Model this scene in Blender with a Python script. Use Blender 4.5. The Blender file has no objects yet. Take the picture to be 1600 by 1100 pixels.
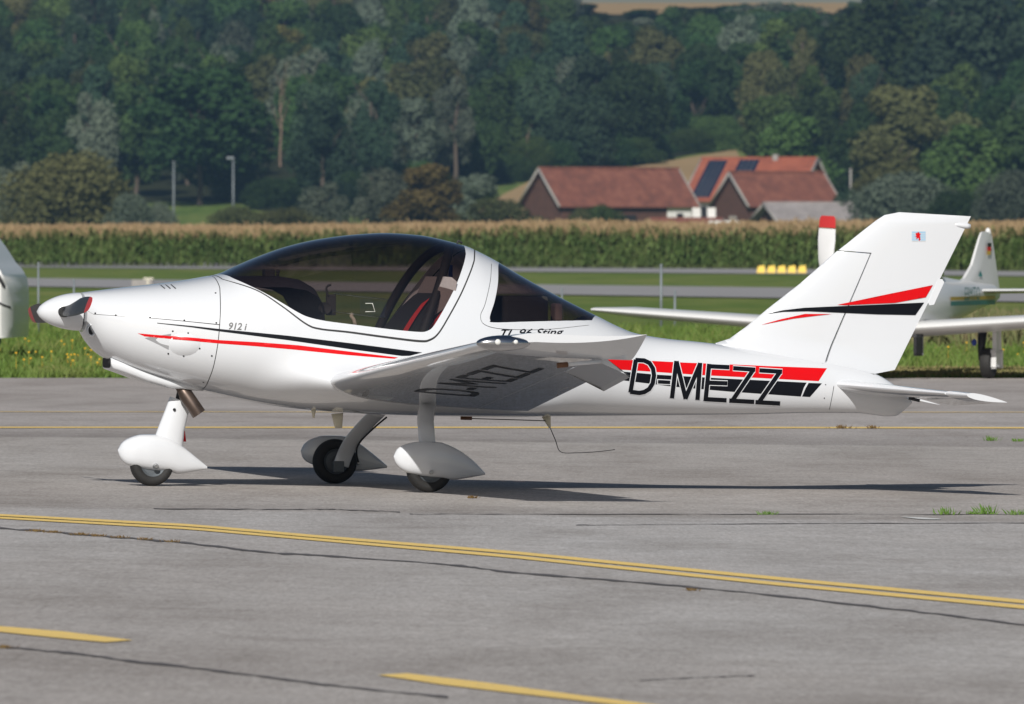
import bpy, bmesh, math, random
import numpy as np
from mathutils import Vector, Matrix
from mathutils.geometry import delaunay_2d_cdt

random.seed(7)
rng = np.random.default_rng(7)
S = bpy.context.scene
C = S.collection
R = math.radians

# ------------------------------------------------------------------ camera
F = 17000.0          # focal length in pixels of a 1600 px wide frame
D, H = 68.0, 1.57    # distance to the main wheels, eye height
YH = 370.0           # pixel row of the horizon
PITCH = math.atan((550 - YH) / F)
cam_d = bpy.data.cameras.new('camera')
cam = bpy.data.objects.new('camera', cam_d)
C.objects.link(cam)
cam.location = (0, -D, H)
cam.rotation_euler = (math.pi / 2 - PITCH, 0, 0)
cam_d.sensor_width = 36.0
cam_d.lens = 36.0 * F / 1600
cam_d.clip_start = 1.0
cam_d.clip_end = 9000
cam_d.dof.use_dof = True
cam_d.dof.focus_distance = D - 0.6
cam_d.dof.aperture_fstop = 13.0
S.camera = cam

# ------------------------------------------------------------------ light
SUN_DX, SUN_DY = 0.25, 1.52          # shadow run per metre of height (to the right, away)
elev = math.atan(1 / math.hypot(SUN_DX, SUN_DY))
world = bpy.data.worlds.new('World')
S.world = world
world.use_nodes = True
wn = world.node_tree
bg = wn.nodes['Background']
sky = wn.nodes.new('ShaderNodeTexSky')
sky.sky_type = 'NISHITA'
sky.sun_disc = False
sky.sun_elevation = elev
sun_az = math.atan2(-SUN_DX, -SUN_DY)          # towards the sun, from +Y clockwise
sky.sun_rotation = sun_az % (2 * math.pi)
sky.air_density = 1.0
sky.dust_density = 1.2
sky.ozone_density = 1.5
wn.links.new(sky.outputs[0], bg.inputs[0])
bg.inputs[1].default_value = 0.05
sun_d = bpy.data.lights.new('sun', 'SUN')
sun_d.energy = 4.9
sun_d.angle = R(0.53)
sun_d.color = (1.0, 0.97, 0.92)
sun = bpy.data.objects.new('sun', sun_d)
C.objects.link(sun)
sun.rotation_euler = Vector((SUN_DX, SUN_DY, -1)).to_track_quat('-Z', 'Y').to_euler()
S.view_settings.view_transform = 'Standard'
S.view_settings.look = 'None'
S.view_settings.gamma = 1.0
S.view_settings.use_curve_mapping = False
S.view_settings.exposure = -0.2
S.render.engine = 'CYCLES'
S.cycles.use_denoising = True
S.cycles.max_bounces = 12
S.cycles.transparent_max_bounces = 24
S.cycles.volume_bounces = 1

# ------------------------------------------------------------------ geometry helpers
def ray(px, py):
    px = np.asarray(px, float); py = np.asarray(py, float)
    a = (px - 800) / F; b = (550 - py) / F
    cp, sp = math.cos(PITCH), math.sin(PITCH)
    return np.stack([a, cp + b * sp, -sp + b * cp], -1)

def smooth(x):
    x = np.clip(x, 0, 1)
    return x * x * (3 - 2 * x)

def apron_z(x, y):                     # the apron drains gently to the right
    return -0.015 * (x + 0.81) * (1 - smooth((np.asarray(y, float) - 6) / 26))

HD = np.array([-200, 800, 1400, 1500, 1600, 1850, 2250, 2450, 2800, 3500, 6000.])
HZ = np.array([0, 0, 1.5, 5.0, 10.0, 23.0, 47.6, 53.6, 54.0, 50.0, 40.0])

def pchip(xs, ys):
    xs = np.asarray(xs, float); ys = np.asarray(ys, float)
    h = np.diff(xs); dl = np.diff(ys) / h
    m = np.zeros_like(xs)
    for i in range(1, len(xs) - 1):
        if dl[i - 1] * dl[i] > 0:
            w1 = 2 * h[i] + h[i - 1]; w2 = h[i] + 2 * h[i - 1]
            m[i] = (w1 + w2) / (w1 / dl[i - 1] + w2 / dl[i])
    m[0] = dl[0]; m[-1] = dl[-1]
    def f(x):
        x = np.clip(np.asarray(x, float), xs[0], xs[-1])
        i = np.clip(np.searchsorted(xs, x) - 1, 0, len(xs) - 2)
        t = (x - xs[i]) / h[i]
        return ((2*t**3 - 3*t**2 + 1) * ys[i] + (t**3 - 2*t**2 + t) * h[i] * m[i]
                + (-2*t**3 + 3*t**2) * ys[i+1] + (t**3 - t**2) * h[i] * m[i+1])
    return f
hill = pchip(HD, HZ)

def ground_z(x, y):                    # terrain height, y measured in world units
    return apron_z(x, y) + hill(np.asarray(y, float) + D)

def gp(px, py, zoff=0.0, guess=None):  # pixel -> point on the near ground
    d = ray(px, py); t = (H / -np.minimum(d[..., 2], -1e-6))
    for _ in range(6):
        x = d[..., 0] * t; y = -D + d[..., 1] * t
        t = (apron_z(x, y) - H) / d[..., 2]
    x = d[..., 0] * t; y = -D + d[..., 1] * t
    return np.stack([x, y, apron_z(x, y) + zoff], -1)

def at(px, py, dist):                  # pixel -> point at a distance from the camera
    d = ray(px, py)
    t = dist / d[1]
    return Vector((d[0] * t, -D + dist, H + d[2] * t))

def gx(px, dist):
    return (px - 800) / F * dist

def mesh_obj(name, verts, faces, mat, parent=None, smooth_=True, normals=None):
    me = bpy.data.meshes.new(name)
    v = np.asarray(verts, float)
    me.from_pydata([tuple(p) for p in v.tolist()], [], [tuple(f) for f in faces])
    if smooth_:
        me.polygons.foreach_set('use_smooth', [True] * len(me.polygons))
    if mat is not None:
        if isinstance(mat, (list, tuple)):
            for m_ in mat: me.materials.append(m_)
        else:
            me.materials.append(mat)
    me.update()
    if normals is not None:
        me.normals_split_custom_set_from_vertices([tuple(n) for n in np.asarray(normals).tolist()])
    o = bpy.data.objects.new(name, me)
    C.objects.link(o)
    if parent is not None: o.parent = parent
    return o

def bm_obj(name, bm, mat, parent=None, smooth_=False, angle=None):
    me = bpy.data.meshes.new(name)
    bm.to_mesh(me); bm.free()
    if smooth_:
        me.polygons.foreach_set('use_smooth', [True] * len(me.polygons))
        if angle: me.set_sharp_from_angle(angle=R(angle))
    if isinstance(mat, (list, tuple)):
        for m_ in mat: me.materials.append(m_)
    else: me.materials.append(mat)
    o = bpy.data.objects.new(name, me); C.objects.link(o)
    if parent is not None: o.parent = parent
    return o

def tag(o, label=None, cat=None, group=None, kind=None):
    if label: o['label'] = label
    if cat: o['category'] = cat
    if group: o['group'] = group
    if kind: o['kind'] = kind
    return o

def empty(name, loc, rz=0.0):
    o = bpy.data.objects.new(name, None); C.objects.link(o)
    o.location = loc; o.rotation_euler = (0, 0, rz); o.empty_display_size = 0.2
    return o

def box_bm(bm, x0, x1, y0, y1, z0, z1, bevel=0.0):
    r = bmesh.ops.create_cube(bm, size=1.0)
    for v in r['verts']:
        v.co = Vector(((x0 + x1) / 2 + v.co.x * (x1 - x0), (y0 + y1) / 2 + v.co.y * (y1 - y0), (z0 + z1) / 2 + v.co.z * (z1 - z0)))
    if bevel:
        es = list({e for v in r['verts'] for e in v.link_edges})
        bmesh.ops.bevel(bm, geom=es, offset=bevel, segments=2, affect='EDGES', profile=0.6)
    return bm

def box(name, x0, x1, y0, y1, z0, z1, mat, parent=None, bevel=0.0):
    bm = bmesh.new(); box_bm(bm, x0, x1, y0, y1, z0, z1, bevel)
    return bm_obj(name, bm, mat, parent)

def tube(name, pts, rad, mat, parent=None, n=10, flat=None, cap=True):
    """tube along points; rad scalar or list; flat = (du, dv) ellipse factors in a fixed frame"""
    P = [Vector(p) for p in pts]; k = len(P)
    rr = [rad] * k if np.isscalar(rad) else list(rad)
    V = []; Fc = []
    prev = None
    for i in range(k):
        t = (P[min(i + 1, k - 1)] - P[max(i - 1, 0)]).normalized()
        if prev is None:
            ref = Vector((1, 0, 0)) if flat else (Vector((0, 0, 1)) if abs(t.z) < .9 else Vector((1, 0, 0)))
            s = (ref - t * ref.dot(t)).normalized()
        else:
            s = (prev - t * prev.dot(t)).normalized()
        prev = s; q = t.cross(s)
        fu, fv = flat if flat else (1, 1)
        for j in range(n):
            a = 2 * math.pi * j / n
            V.append(P[i] + s * (math.cos(a) * rr[i] * fu) + q * (math.sin(a) * rr[i] * fv))
    for i in range(k - 1):
        for j in range(n):
            Fc.append((i * n + j, i * n + (j + 1) % n, (i + 1) * n + (j + 1) % n, (i + 1) * n + j))
    if cap:
        Fc.append(tuple(range(n - 1, -1, -1))); Fc.append(tuple(range((k - 1) * n, k * n)))
    return mesh_obj(name, V, Fc, mat, parent)

def lathe(name, prof, mat, parent, origin, axis='X', n=28):
    """profile [(along, radius)...] turned about an axis"""
    V = []; Fc = []; k = len(prof)
    for a, r in prof:
        for j in range(n):
            an = 2 * math.pi * j / n
            c, s = math.cos(an) * r, math.sin(an) * r
            p = {'X': (a, c, s), 'Y': (c, a, s), 'Z': (c, s, a)}[axis]
            V.append((origin[0] + p[0], origin[1] + p[1], origin[2] + p[2]))
    for i in range(k - 1):
        for j in range(n):
            f = (i * n + j, i * n + (j + 1) % n, (i + 1) * n + (j + 1) % n, (i + 1) * n + j)
            Fc.append(f if axis != 'X' else f[::-1])
    bm = bmesh.new(); bv = [bm.verts.new(v) for v in V]
    for f in Fc: bm.faces.new([bv[i] for i in f])
    bmesh.ops.remove_doubles(bm, verts=bm.verts, dist=1e-5)
    bmesh.ops.recalc_face_normals(bm, faces=bm.faces)
    return bm_obj(name, bm, mat, parent, True, 40)

def in_poly(poly, x, y):
    poly = np.asarray(poly, float); x = np.asarray(x); y = np.asarray(y)
    r = np.zeros(x.shape, bool)
    j = len(poly) - 1
    for i in range(len(poly)):
        xi, yi = poly[i]; xj, yj = poly[j]
        if yi != yj:
            r ^= ((yi > y) != (yj > y)) & (x < (xj - xi) * (y - yi) / (yj - yi) + xi)
        j = i
    return r

def cdt(points, polys_closed, lines=()):
    """points (n,2), closed outlines and open lines -> verts (n,2), tris (m,3)"""
    P = [Vector((float(a), float(b))) for a, b in points]; E = []
    for pl in polys_closed:
        b0 = len(P); P += [Vector((float(a), float(b))) for a, b in pl]; n = len(pl)
        E += [(b0 + i, b0 + (i + 1) % n) for i in range(n)]
    for ln in lines:
        b0 = len(P); P += [Vector((float(a), float(b))) for a, b in ln]; n = len(ln)
        E += [(b0 + i, b0 + i + 1) for i in range(n - 1)]
    vs, es, fs, *_ = delaunay_2d_cdt(P, E, [], 0, 1e-6)
    return np.array([(v.x, v.y) for v in vs]), np.array([f for f in fs if len(f) == 3])

def densify(poly, step, closed=True):
    out = []; n = len(poly)
    for i in range(n if closed else n - 1):
        a = np.array(poly[i], float); b = np.array(poly[(i + 1) % n], float)
        k = max(1, int(np.hypot(*(b - a)) / step))
        for q in range(k): out.append(a + (b - a) * q / k)
    if not closed: out.append(np.array(poly[-1], float))
    return np.array(out)

def smooth_line(pts, n=6):
    """Catmull-Rom through points"""
    p = np.array(pts, float); out = []
    for i in range(len(p) - 1):
        p0 = p[max(i - 1, 0)]; p1 = p[i]; p2 = p[i + 1]; p3 = p[min(i + 2, len(p) - 1)]
        for k in range(n):
            t = k / n
            out.append(.5 * ((2 * p1) + (-p0 + p2) * t + (2*p0 - 5*p1 + 4*p2 - p3) * t*t + (-p0 + 3*p1 - 3*p2 + p3) * t**3))
    out.append(p[-1])
    return np.array(out)

def strip_poly(line, w):
    """closed outline of a line given a width"""
    p = np.array(line, float); t = np.gradient(p, axis=0)
    nrm = np.stack([-t[:, 1], t[:, 0]], -1); nrm /= np.linalg.norm(nrm, axis=1, keepdims=True) + 1e-12
    return np.vstack([p + nrm * w / 2, (p - nrm * w / 2)[::-1]])

# ------------------------------------------------------------------ materials
def nodes_mat(name):
    m = bpy.data.materials.new(name); m.use_nodes = True
    return m, m.node_tree.nodes, m.node_tree.links, m.node_tree.nodes['Principled BSDF']

def mat(name, col, rough=0.5, metal=0.0, coat=0.0, var=0.06, scale=6.0, bump=0.0, bscale=60.0, spec=0.5, coords='Object'):
    m, N, L, b = nodes_mat(name)
    tc = N.new('ShaderNodeTexCoord'); nz = N.new('ShaderNodeTexNoise')
    nz.inputs['Scale'].default_value = scale; nz.inputs['Detail'].default_value = 5
    L.new(tc.outputs[coords], nz.inputs['Vector'])
    mx = N.new('ShaderNodeMix'); mx.data_type = 'RGBA'
    mx.inputs[6].default_value = (*[c * (1 - var) for c in col], 1)
    mx.inputs[7].default_value = (*[min(1, c * (1 + var)) for c in col], 1)
    L.new(nz.outputs[0], mx.inputs[0]); L.new(mx.outputs[2], b.inputs['Base Color'])
    b.inputs['Roughness'].default_value = rough; b.inputs['Metallic'].default_value = metal
    b.inputs['Coat Weight'].default_value = coat; b.inputs['Coat Roughness'].default_value = 0.015
    b.inputs['Specular IOR Level'].default_value = spec
    if bump:
        n2 = N.new('ShaderNodeTexNoise'); n2.inputs['Scale'].default_value = bscale; n2.inputs['Detail'].default_value = 4
        L.new(tc.outputs[coords], n2.inputs['Vector'])
        bp = N.new('ShaderNodeBump'); bp.inputs['Strength'].default_value = bump; bp.inputs['Distance'].default_value = 0.01
        L.new(n2.outputs[0], bp.inputs['Height']); L.new(bp.outputs[0], b.inputs['Normal'])
    return m

M = {}
M['white'] = mat('gloss_white_gelcoat', (.70, .715, .74), .22, coat=1.0, var=.012, scale=3, spec=.5)
M['white2'] = mat('worn_white_paint', (.68, .68, .67), .35, coat=.4, var=.03, scale=2)
M['gap'] = mat('panel_gap_rubber', (.03, .03, .03), .8, var=.2)
M['red'] = mat('red_vinyl', (.66, .003, .006), .4, coat=0, var=.03, spec=.22)
M['black'] = mat('black_vinyl', (.004, .005, .008), .35, coat=0, var=.1, spec=.22)
M['grey_text'] = mat('grey_vinyl', (.12, .12, .12), .4)
M['tyre'] = mat('tyre_rubber', (.018, .017, .016), .75, var=.3, scale=30)
M['rim'] = mat('grey_rim', (.13, .145, .16), .5, .4)
M['steel'] = mat('brushed_steel', (.5, .5, .5), .3, .9)
M['exhaust'] = mat('burnt_exhaust_steel', (.12, .09, .075), .4, .8, var=.5, scale=14)
M['darkmetal'] = mat('dark_metal', (.03, .03, .033), .45, .4)
M['blade'] = mat('black_carbon_blade', (.020, .019, .020), .45, coat=.1, var=.2)
M['bladered'] = mat('red_blade_tip', (.50, .03, .03), .4)
M['bladewhite'] = mat('white_blade', (.75, .75, .75), .4)
M['suede'] = mat('dark_suede', (.035, .033, .042), .95, var=.35, scale=30, bump=.4, bscale=120, spec=.1)
M['liner'] = mat('black_cabin_trim', (.016, .015, .015), .7, var=.2)
M['seat'] = mat('black_seat_fabric', (.02, .019, .02), .9, var=.3, scale=40)
M['headrest'] = mat('grey_seat_fabric', (.26, .22, .21), .9, var=.15, scale=60, bump=.3, bscale=300)
M['belt'] = mat('red_webbing', (.55, .02, .02), .7, var=.15, scale=60)
M['bluetag'] = mat('blue_tag', (.03, .06, .35), .6)
M['cream'] = mat('cream_plastic', (.62, .58, .46), .5)
M['brown'] = mat('brown_leather', (.16, .07, .03), .6)
M['chrome'] = mat('chrome_reflector', (.55, .55, .56), .18, 1.0)
M['lamp'] = mat('lamp_glass', (.75, .75, .72), .15)
M['ltblue'] = mat('light_blue_vinyl', (.22, .50, .72), .4)
M['teal'] = mat('teal_vinyl', (.02, .22, .22), .4)
M['yellowvinyl'] = mat('yellow_vinyl', (.65, .42, .05), .4)
M['galv'] = mat('galvanised_steel', (.20, .225, .24), .55, .2, var=.15)
M['yellow_sign'] = mat('yellow_board', (.75, .50, .015), .5, var=.1)

def glass(name, tint, gloss=.03, thick_dark=0.0):
    m, N, L, b = nodes_mat(name)
    N.remove(b); out = N['Material Output']
    tr = N.new('ShaderNodeBsdfTransparent'); tr.inputs[0].default_value = (*tint, 1)
    gl = N.new('ShaderNodeBsdfGlossy'); gl.inputs['Roughness'].default_value = gloss
    gl.inputs[0].default_value = (.95, .96, 1, 1)
    ge = N.new('ShaderNodeNewGeometry'); dt = N.new('ShaderNodeVectorMath'); dt.operation = 'DOT_PRODUCT'
    L.new(ge.outputs['Incoming'], dt.inputs[0]); L.new(ge.outputs['Normal'], dt.inputs[1])
    ab = N.new('ShaderNodeMath'); ab.operation = 'ABSOLUTE'; L.new(dt.outputs['Value'], ab.inputs[0])
    iv = N.new('ShaderNodeMath'); iv.operation = 'SUBTRACT'; iv.inputs[0].default_value = 1; iv.use_clamp = True; L.new(ab.outputs[0], iv.inputs[1])
    pw = N.new('ShaderNodeMath'); pw.operation = 'POWER'; pw.inputs[1].default_value = 4; L.new(iv.outputs[0], pw.inputs[0])
    fr = N.new('ShaderNodeMath'); fr.operation = 'MULTIPLY_ADD'; fr.inputs[1].default_value = .93; fr.inputs[2].default_value = .065; L.new(pw.outputs[0], fr.inputs[0])
    # longer path through the sheet at a slant absorbs more
    mc = N.new('ShaderNodeMath'); mc.operation = 'MAXIMUM'; mc.inputs[1].default_value = .18; L.new(ab.outputs[0], mc.inputs[0])
    rc = N.new('ShaderNodeMath'); rc.operation = 'DIVIDE'; rc.inputs[0].default_value = 1; L.new(mc.outputs[0], rc.inputs[1])
    cc = N.new('ShaderNodeCombineColor')
    for k_ in range(3):
        q_ = N.new('ShaderNodeMath'); q_.operation = 'POWER'; q_.inputs[0].default_value = tint[k_]; L.new(rc.outputs[0], q_.inputs[1]); L.new(q_.outputs[0], cc.inputs[k_])
    L.new(cc.outputs[0], tr.inputs[0])
    mx = N.new('ShaderNodeMixShader')
    L.new(fr.outputs[0], mx.inputs[0]); L.new(tr.outputs[0], mx.inputs[1]); L.new(gl.outputs[0], mx.inputs[2])
    L.new(mx.outputs[0], out.inputs[0])
    return m
M['tint'] = glass('smoke_tinted_acrylic', (.64, .58, .56))
M['clear'] = glass('clear_acrylic', (.86, .87, .86))
M['carglass'] = glass('grey_car_glass', (.62, .66, .66))

def ramp(N, stops, interp='LINEAR'):
    r = N.new('ShaderNodeValToRGB'); r.color_ramp.interpolation = interp
    el = r.color_ramp.elements
    while len(el) < len(stops): el.new(.5)
    for e, (p, c) in zip(el, stops):
        e.position = p; e.color = (*c, 1) if len(c) == 3 else c
    return r

def asphalt_mat():
    m, N, L, b = nodes_mat('weathered_apron_asphalt')
    tc = N.new('ShaderNodeTexCoord')
    def noise(scale, detail, sx=1, sy=1, rough=.6):
        mp = N.new('ShaderNodeMapping'); mp.inputs['Scale'].default_value = (sx, sy, 1)
        n = N.new('ShaderNodeTexNoise'); n.inputs['Scale'].default_value = scale; n.inputs['Detail'].default_value = detail
        n.inputs['Roughness'].default_value = rough
        L.new(tc.outputs['Object'], mp.inputs[0]); L.new(mp.outputs[0], n.inputs['Vector'])
        return n
    big = noise(.12, 4, 1, .35); mid = noise(.9, 5, 1, .3); fine = noise(38, 3); spots = noise(9, 2, 1, .6)
    r1 = ramp(N, [(.30, (.350, .325, .308)), (.5, (.395, .378, .365)), (.72, (.440, .432, .426))])
    L.new(big.outputs[0], r1.inputs[0])
    r2 = ramp(N, [(.28, (.72, .70, .68)), (.5, (1, 1, 1)), (.75, (1.16, 1.16, 1.16))])
    L.new(mid.outputs[0], r2.inputs[0])
    m1 = N.new('ShaderNodeMix'); m1.data_type = 'RGBA'; m1.blend_type = 'MULTIPLY'; m1.inputs[0].default_value = .8
    L.new(r1.outputs[0], m1.inputs[6]); L.new(r2.outputs[0], m1.inputs[7])
    r3 = ramp(N, [(.25, (.55, .54, .53)), (.5, (1, 1, 1)), (.78, (1.5, 1.5, 1.5))])
    L.new(fine.outputs[0], r3.inputs[0])
    m2 = N.new('ShaderNodeMix'); m2.data_type = 'RGBA'; m2.blend_type = 'MULTIPLY'; m2.inputs[0].default_value = .85
    L.new(m1.outputs[2], m2.inputs[6]); L.new(r3.outputs[0], m2.inputs[7])
    for sc_, sy_, st_, am in ((1.7, 1.0, (.91, 1.08), .7), (6.5, .7, (.90, 1.10), .7), (34, .09, (.92, 1.09), .7), (90, .05, (.88, 1.13), .7)):
        nn = noise(sc_, 3, 1, sy_)
        rr_ = ramp(N, [(.30, (st_[0], st_[0] * .985, st_[0] * .97)), (.72, (st_[1],) * 3)]); L.new(nn.outputs[0], rr_.inputs[0])
        mm_ = N.new('ShaderNodeMix'); mm_.data_type = 'RGBA'; mm_.blend_type = 'MULTIPLY'; mm_.inputs[0].default_value = am
        L.new(m2.outputs[2], mm_.inputs[6]); L.new(rr_.outputs[0], mm_.inputs[7]); m2 = mm_
    st1 = noise(.8, 2, 1, .8); st2 = ramp(N, [(.60, (1, 1, 1)), (.70, (.86, .85, .84))]); L.new(st1.outputs[0], st2.inputs[0])
    mm_ = N.new('ShaderNodeMix'); mm_.data_type = 'RGBA'; mm_.blend_type = 'MULTIPLY'; mm_.inputs[0].default_value = .8
    L.new(m2.outputs[2], mm_.inputs[6]); L.new(st2.outputs[0], mm_.inputs[7]); m2 = mm_
    # older, browner strip of paving in the middle of the apron
    sx = N.new('ShaderNodeSeparateXYZ'); L.new(tc.outputs['Object'], sx.inputs[0])
    wob = N.new('ShaderNodeMath'); wob.operation = 'MULTIPLY_ADD'; wob.inputs[1].default_value = .25; wob.inputs[2].default_value = -.12
    L.new(spots.outputs[0], wob.inputs[0])
    ad = N.new('ShaderNodeMath'); ad.operation = 'ADD'; L.new(sx.outputs[1], ad.inputs[0]); L.new(wob.outputs[0], ad.inputs[1])
    mr = N.new('ShaderNodeMapRange'); mr.inputs[1].default_value = -40; mr.inputs[2].default_value = 60
    L.new(ad.outputs[0], mr.inputs[0])
    def pos(y): return (y + 40) / 100
    y1 = gp(800, 804)[1]; y2 = gp(800, 690)[1]; y3 = gp(800, 673)[1]
    band = ramp(N, [(0, (1, 1, 1)), (pos(y1) - .0008, (1.02, 1.02, 1.03)), (pos(y1) + .0008, (.80, .775, .76)), (pos(y1 + 2.0), (.97, .95, .935)),
                    (pos(y2) - .002, (1.02, 1.01, 1.0)), (pos(y2) + .001, (.74, .725, .72)), (pos(y3) + .003, (.98, .96, .96)), (1, (1.0, .97, .96))])
    L.new(mr.outputs[0], band.inputs[0])
    m3 = N.new('ShaderNodeMix'); m3.data_type = 'RGBA'; m3.blend_type = 'MULTIPLY'; m3.inputs[0].default_value = 1
    L.new(m2.outputs[2], m3.inputs[6]); L.new(band.outputs[0], m3.inputs[7])
    L.new(m3.outputs[2], b.inputs['Base Color'])
    b.inputs['Roughness'].default_value = .88; b.inputs['Specular IOR Level'].default_value = .25
    bp = N.new('ShaderNodeBump'); bp.inputs['Strength'].default_value = .5; bp.inputs['Distance'].default_value = .006
    L.new(fine.outputs[0], bp.inputs['Height']); L.new(bp.outputs[0], b.inputs['Normal'])
    return m
M['asphalt'] = asphalt_mat()
M['tar'] = mat('tar_crack', (.095, .088, .090), .85, var=.3, scale=4)
def paint_mat():
    m, N, L, b = nodes_mat('worn_yellow_road_paint')
    tc = N.new('ShaderNodeTexCoord'); n = N.new('ShaderNodeTexNoise'); n.inputs['Scale'].default_value = 22; n.inputs['Detail'].default_value = 6
    L.new(tc.outputs['Object'], n.inputs['Vector'])
    r = ramp(N, [(.26, (.46, .39, .27)), (.40, (.84, .58, .17)), (.7, (.88, .64, .21))])
    L.new(n.outputs[0], r.inputs[0]); L.new(r.outputs[0], b.inputs['Base Color']); b.inputs['Roughness'].default_value = .8
    return m
M['paint'] = paint_mat()
M['whitepaint'] = mat('worn_white_road_paint', (.62, .62, .6), .8, var=.2, scale=9)
M['taxi'] = mat('pale_taxiway_asphalt', (.30, .29, .29), .9, var=.12, scale=.2)

def foliage_mat(name, dark, light, scale=.35, rough=.75, trans=.25):
    m, N, L, b = nodes_mat(name)
    tc = N.new('ShaderNodeTexCoord'); n = N.new('ShaderNodeTexNoise')
    n.inputs['Scale'].default_value = scale; n.inputs['Detail'].default_value = 3
    oi = N.new('ShaderNodeObjectInfo')
    L.new(tc.outputs['Object'], n.inputs['Vector'])
    r = ramp(N, [(.3, dark), (.7, light)])
    L.new(n.outputs[0], r.inputs[0])
    hs = N.new('ShaderNodeHueSaturation')
    ma = N.new('ShaderNodeMapRange'); ma.inputs[3].default_value = .75; ma.inputs[4].default_value = 1.9
    L.new(oi.outputs['Random'], ma.inputs[0]); L.new(ma.outputs[0], hs.inputs['Value'])
    mh = N.new('ShaderNodeMapRange'); mh.inputs[3].default_value = .475; mh.inputs[4].default_value = .52
    ml = N.new('ShaderNodeMath'); ml.operation = 'MULTIPLY'; ml.inputs[1].default_value = 7.31
    fr = N.new('ShaderNodeMath'); fr.operation = 'FRACT'
    L.new(oi.outputs['Random'], ml.inputs[0]); L.new(ml.outputs[0], fr.inputs[0]); L.new(fr.outputs[0], mh.inputs[0])
    L.new(mh.outputs[0], hs.inputs['Hue']); L.new(r.outputs[0], hs.inputs['Color'])
    out = N['Material Output']
    L.new(hs.outputs[0], b.inputs['Base Color']); b.inputs['Roughness'].default_value = rough; b.inputs['Specular IOR Level'].default_value = .2
    tl = N.new('ShaderNodeBsdfTranslucent'); L.new(hs.outputs[0], tl.inputs[0])
    mx = N.new('ShaderNodeMixShader'); mx.inputs[0].default_value = trans
    L.new(b.outputs[0], mx.inputs[1]); L.new(tl.outputs[0], mx.inputs[2]); L.new(mx.outputs[0], out.inputs[0])
    return m
# ================================================================== the setting
# ---- terrain: grass plain that rises into the wooded hill
def terrain_mat():
    m, N, L, b = nodes_mat('grass_and_meadow_ground')
    tc = N.new('ShaderNodeTexCoord')
    def noise(s, d, sy=1.0):
        mp = N.new('ShaderNodeMapping'); mp.inputs['Scale'].default_value = (1, sy, 1)
        n = N.new('ShaderNodeTexNoise'); n.inputs['Scale'].default_value = s; n.inputs['Detail'].default_value = d
        L.new(tc.outputs['Object'], mp.inputs[0]); L.new(mp.outputs[0], n.inputs['Vector']); return n
    a = noise(.5, 6, .12); c = noise(.06, 4, .5)
    r = ramp(N, [(.3, (.090, .138, .032)), (.5, (.128, .175, .045)), (.72, (.185, .205, .066))])
    L.new(a.outputs[0], r.inputs[0])
    r2 = ramp(N, [(.35, (.85, .95, .8)), (.65, (1.2, 1.1, 1.1))]); L.new(c.outputs[0], r2.inputs[0])
    mx = N.new('ShaderNodeMix'); mx.data_type = 'RGBA'; mx.blend_type = 'MULTIPLY'; mx.inputs[0].default_value = 1
    L.new(r.outputs[0], mx.inputs[6]); L.new(r2.outputs[0], mx.inputs[7])
    L.new(mx.outputs[2], b.inputs['Base Color']); b.inputs['Roughness'].default_value = 1; b.inputs['Specular IOR Level'].default_value = .1
    return m
M['ground'] = terrain_mat()
EDGE = float(gp(800, 590.5)[1])
xs = np.unique(np.concatenate([np.linspace(-1600, 1600, 41), np.linspace(-60, 60, 31)]))
ys = np.unique(np.concatenate([np.linspace(-120, EDGE - .5, 60), [EDGE, EDGE + .3], np.linspace(EDGE + 5, 700, 40), np.linspace(720, 6000, 170)]))
def terr(x, y):
    return apron_z(np.clip(x, -60, 60), y) + hill(y + D)
V = [(x, y, float(terr(x, y)) - (.09 if y < EDGE else .012)) for x in xs for y in ys]; n = len(ys)
tag(mesh_obj('ground', V, [(i*n+j, (i+1)*n+j, (i+1)*n+j+1, i*n+j+1) for i in range(len(xs)-1) for j in range(n-1)], M['ground']),
    'grass plain rising to the wooded hill', None, None, 'structure')
# ---- apron
xs = np.linspace(-60, 60, 61); ys = np.linspace(-75, EDGE, 70)
V = [(x, y, float(apron_z(x, y))) for x in xs for y in ys]; n = len(ys)
apron = tag(mesh_obj('apron', V, [(i*n+j, (i+1)*n+j, (i+1)*n+j+1, i*n+j+1) for i in range(60) for j in range(n-1)], M['asphalt']),
    'weathered grey asphalt apron', None, None, 'structure')

def ground_strip(name, top, bot, m, zoff, parent=None, step=40, jit=0.0):
    """strip on the apron between two pixel polylines"""
    t = np.array(top, float); b = np.array(bot, float)
    x0, x1 = max(t[0, 0], b[0, 0]), min(t[-1, 0], b[-1, 0])
    px = np.linspace(x0, x1, max(2, int((x1 - x0) / step) + 1))
    ya = np.interp(px, t[:, 0], t[:, 1]) + rng.normal(0, jit, len(px)); yb = np.interp(px, b[:, 0], b[:, 1]) + rng.normal(0, jit, len(px))
    A = gp(px, ya, zoff); B = gp(px, yb, zoff); k = len(px)
    return mesh_obj(name, np.vstack([A, B]), [(i, k + i, k + i + 1, i + 1) for i in range(k - 1)], m, parent, False)
l1t = [(-200,794),(0,804),(300,820),(500,837.5),(800,862),(1200,901),(1600,938.5),(1900,967)]
ground_strip('painted_line', l1t, [(x, y + 2.9 + 1.5 * (x + 200) / 1000) for x, y in l1t], M['paint'], .004, apron)
l2t = [(-200,797.5),(0,808.3),(300,825),(500,842.5),(800,868.5),(1200,909.5),(1600,947),(1900,976)]
ground_strip('painted_line', l2t, [(x, y + 2.7 + 1.6 * (x + 200) / 1000) for x, y in l2t], M['paint'], .004, apron)
ground_strip('painted_line', [(-400,667.4),(900,667.4),(2000,668.2)], [(-400,669.2),(900,669.4),(2000,670.4)], M['paint'], .004, apron)
ground_strip('painted_line', [(-400,643.4),(2000,644.4)], [(-400,644.0),(2000,645.0)], M['paint'], .004, apron)
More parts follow.
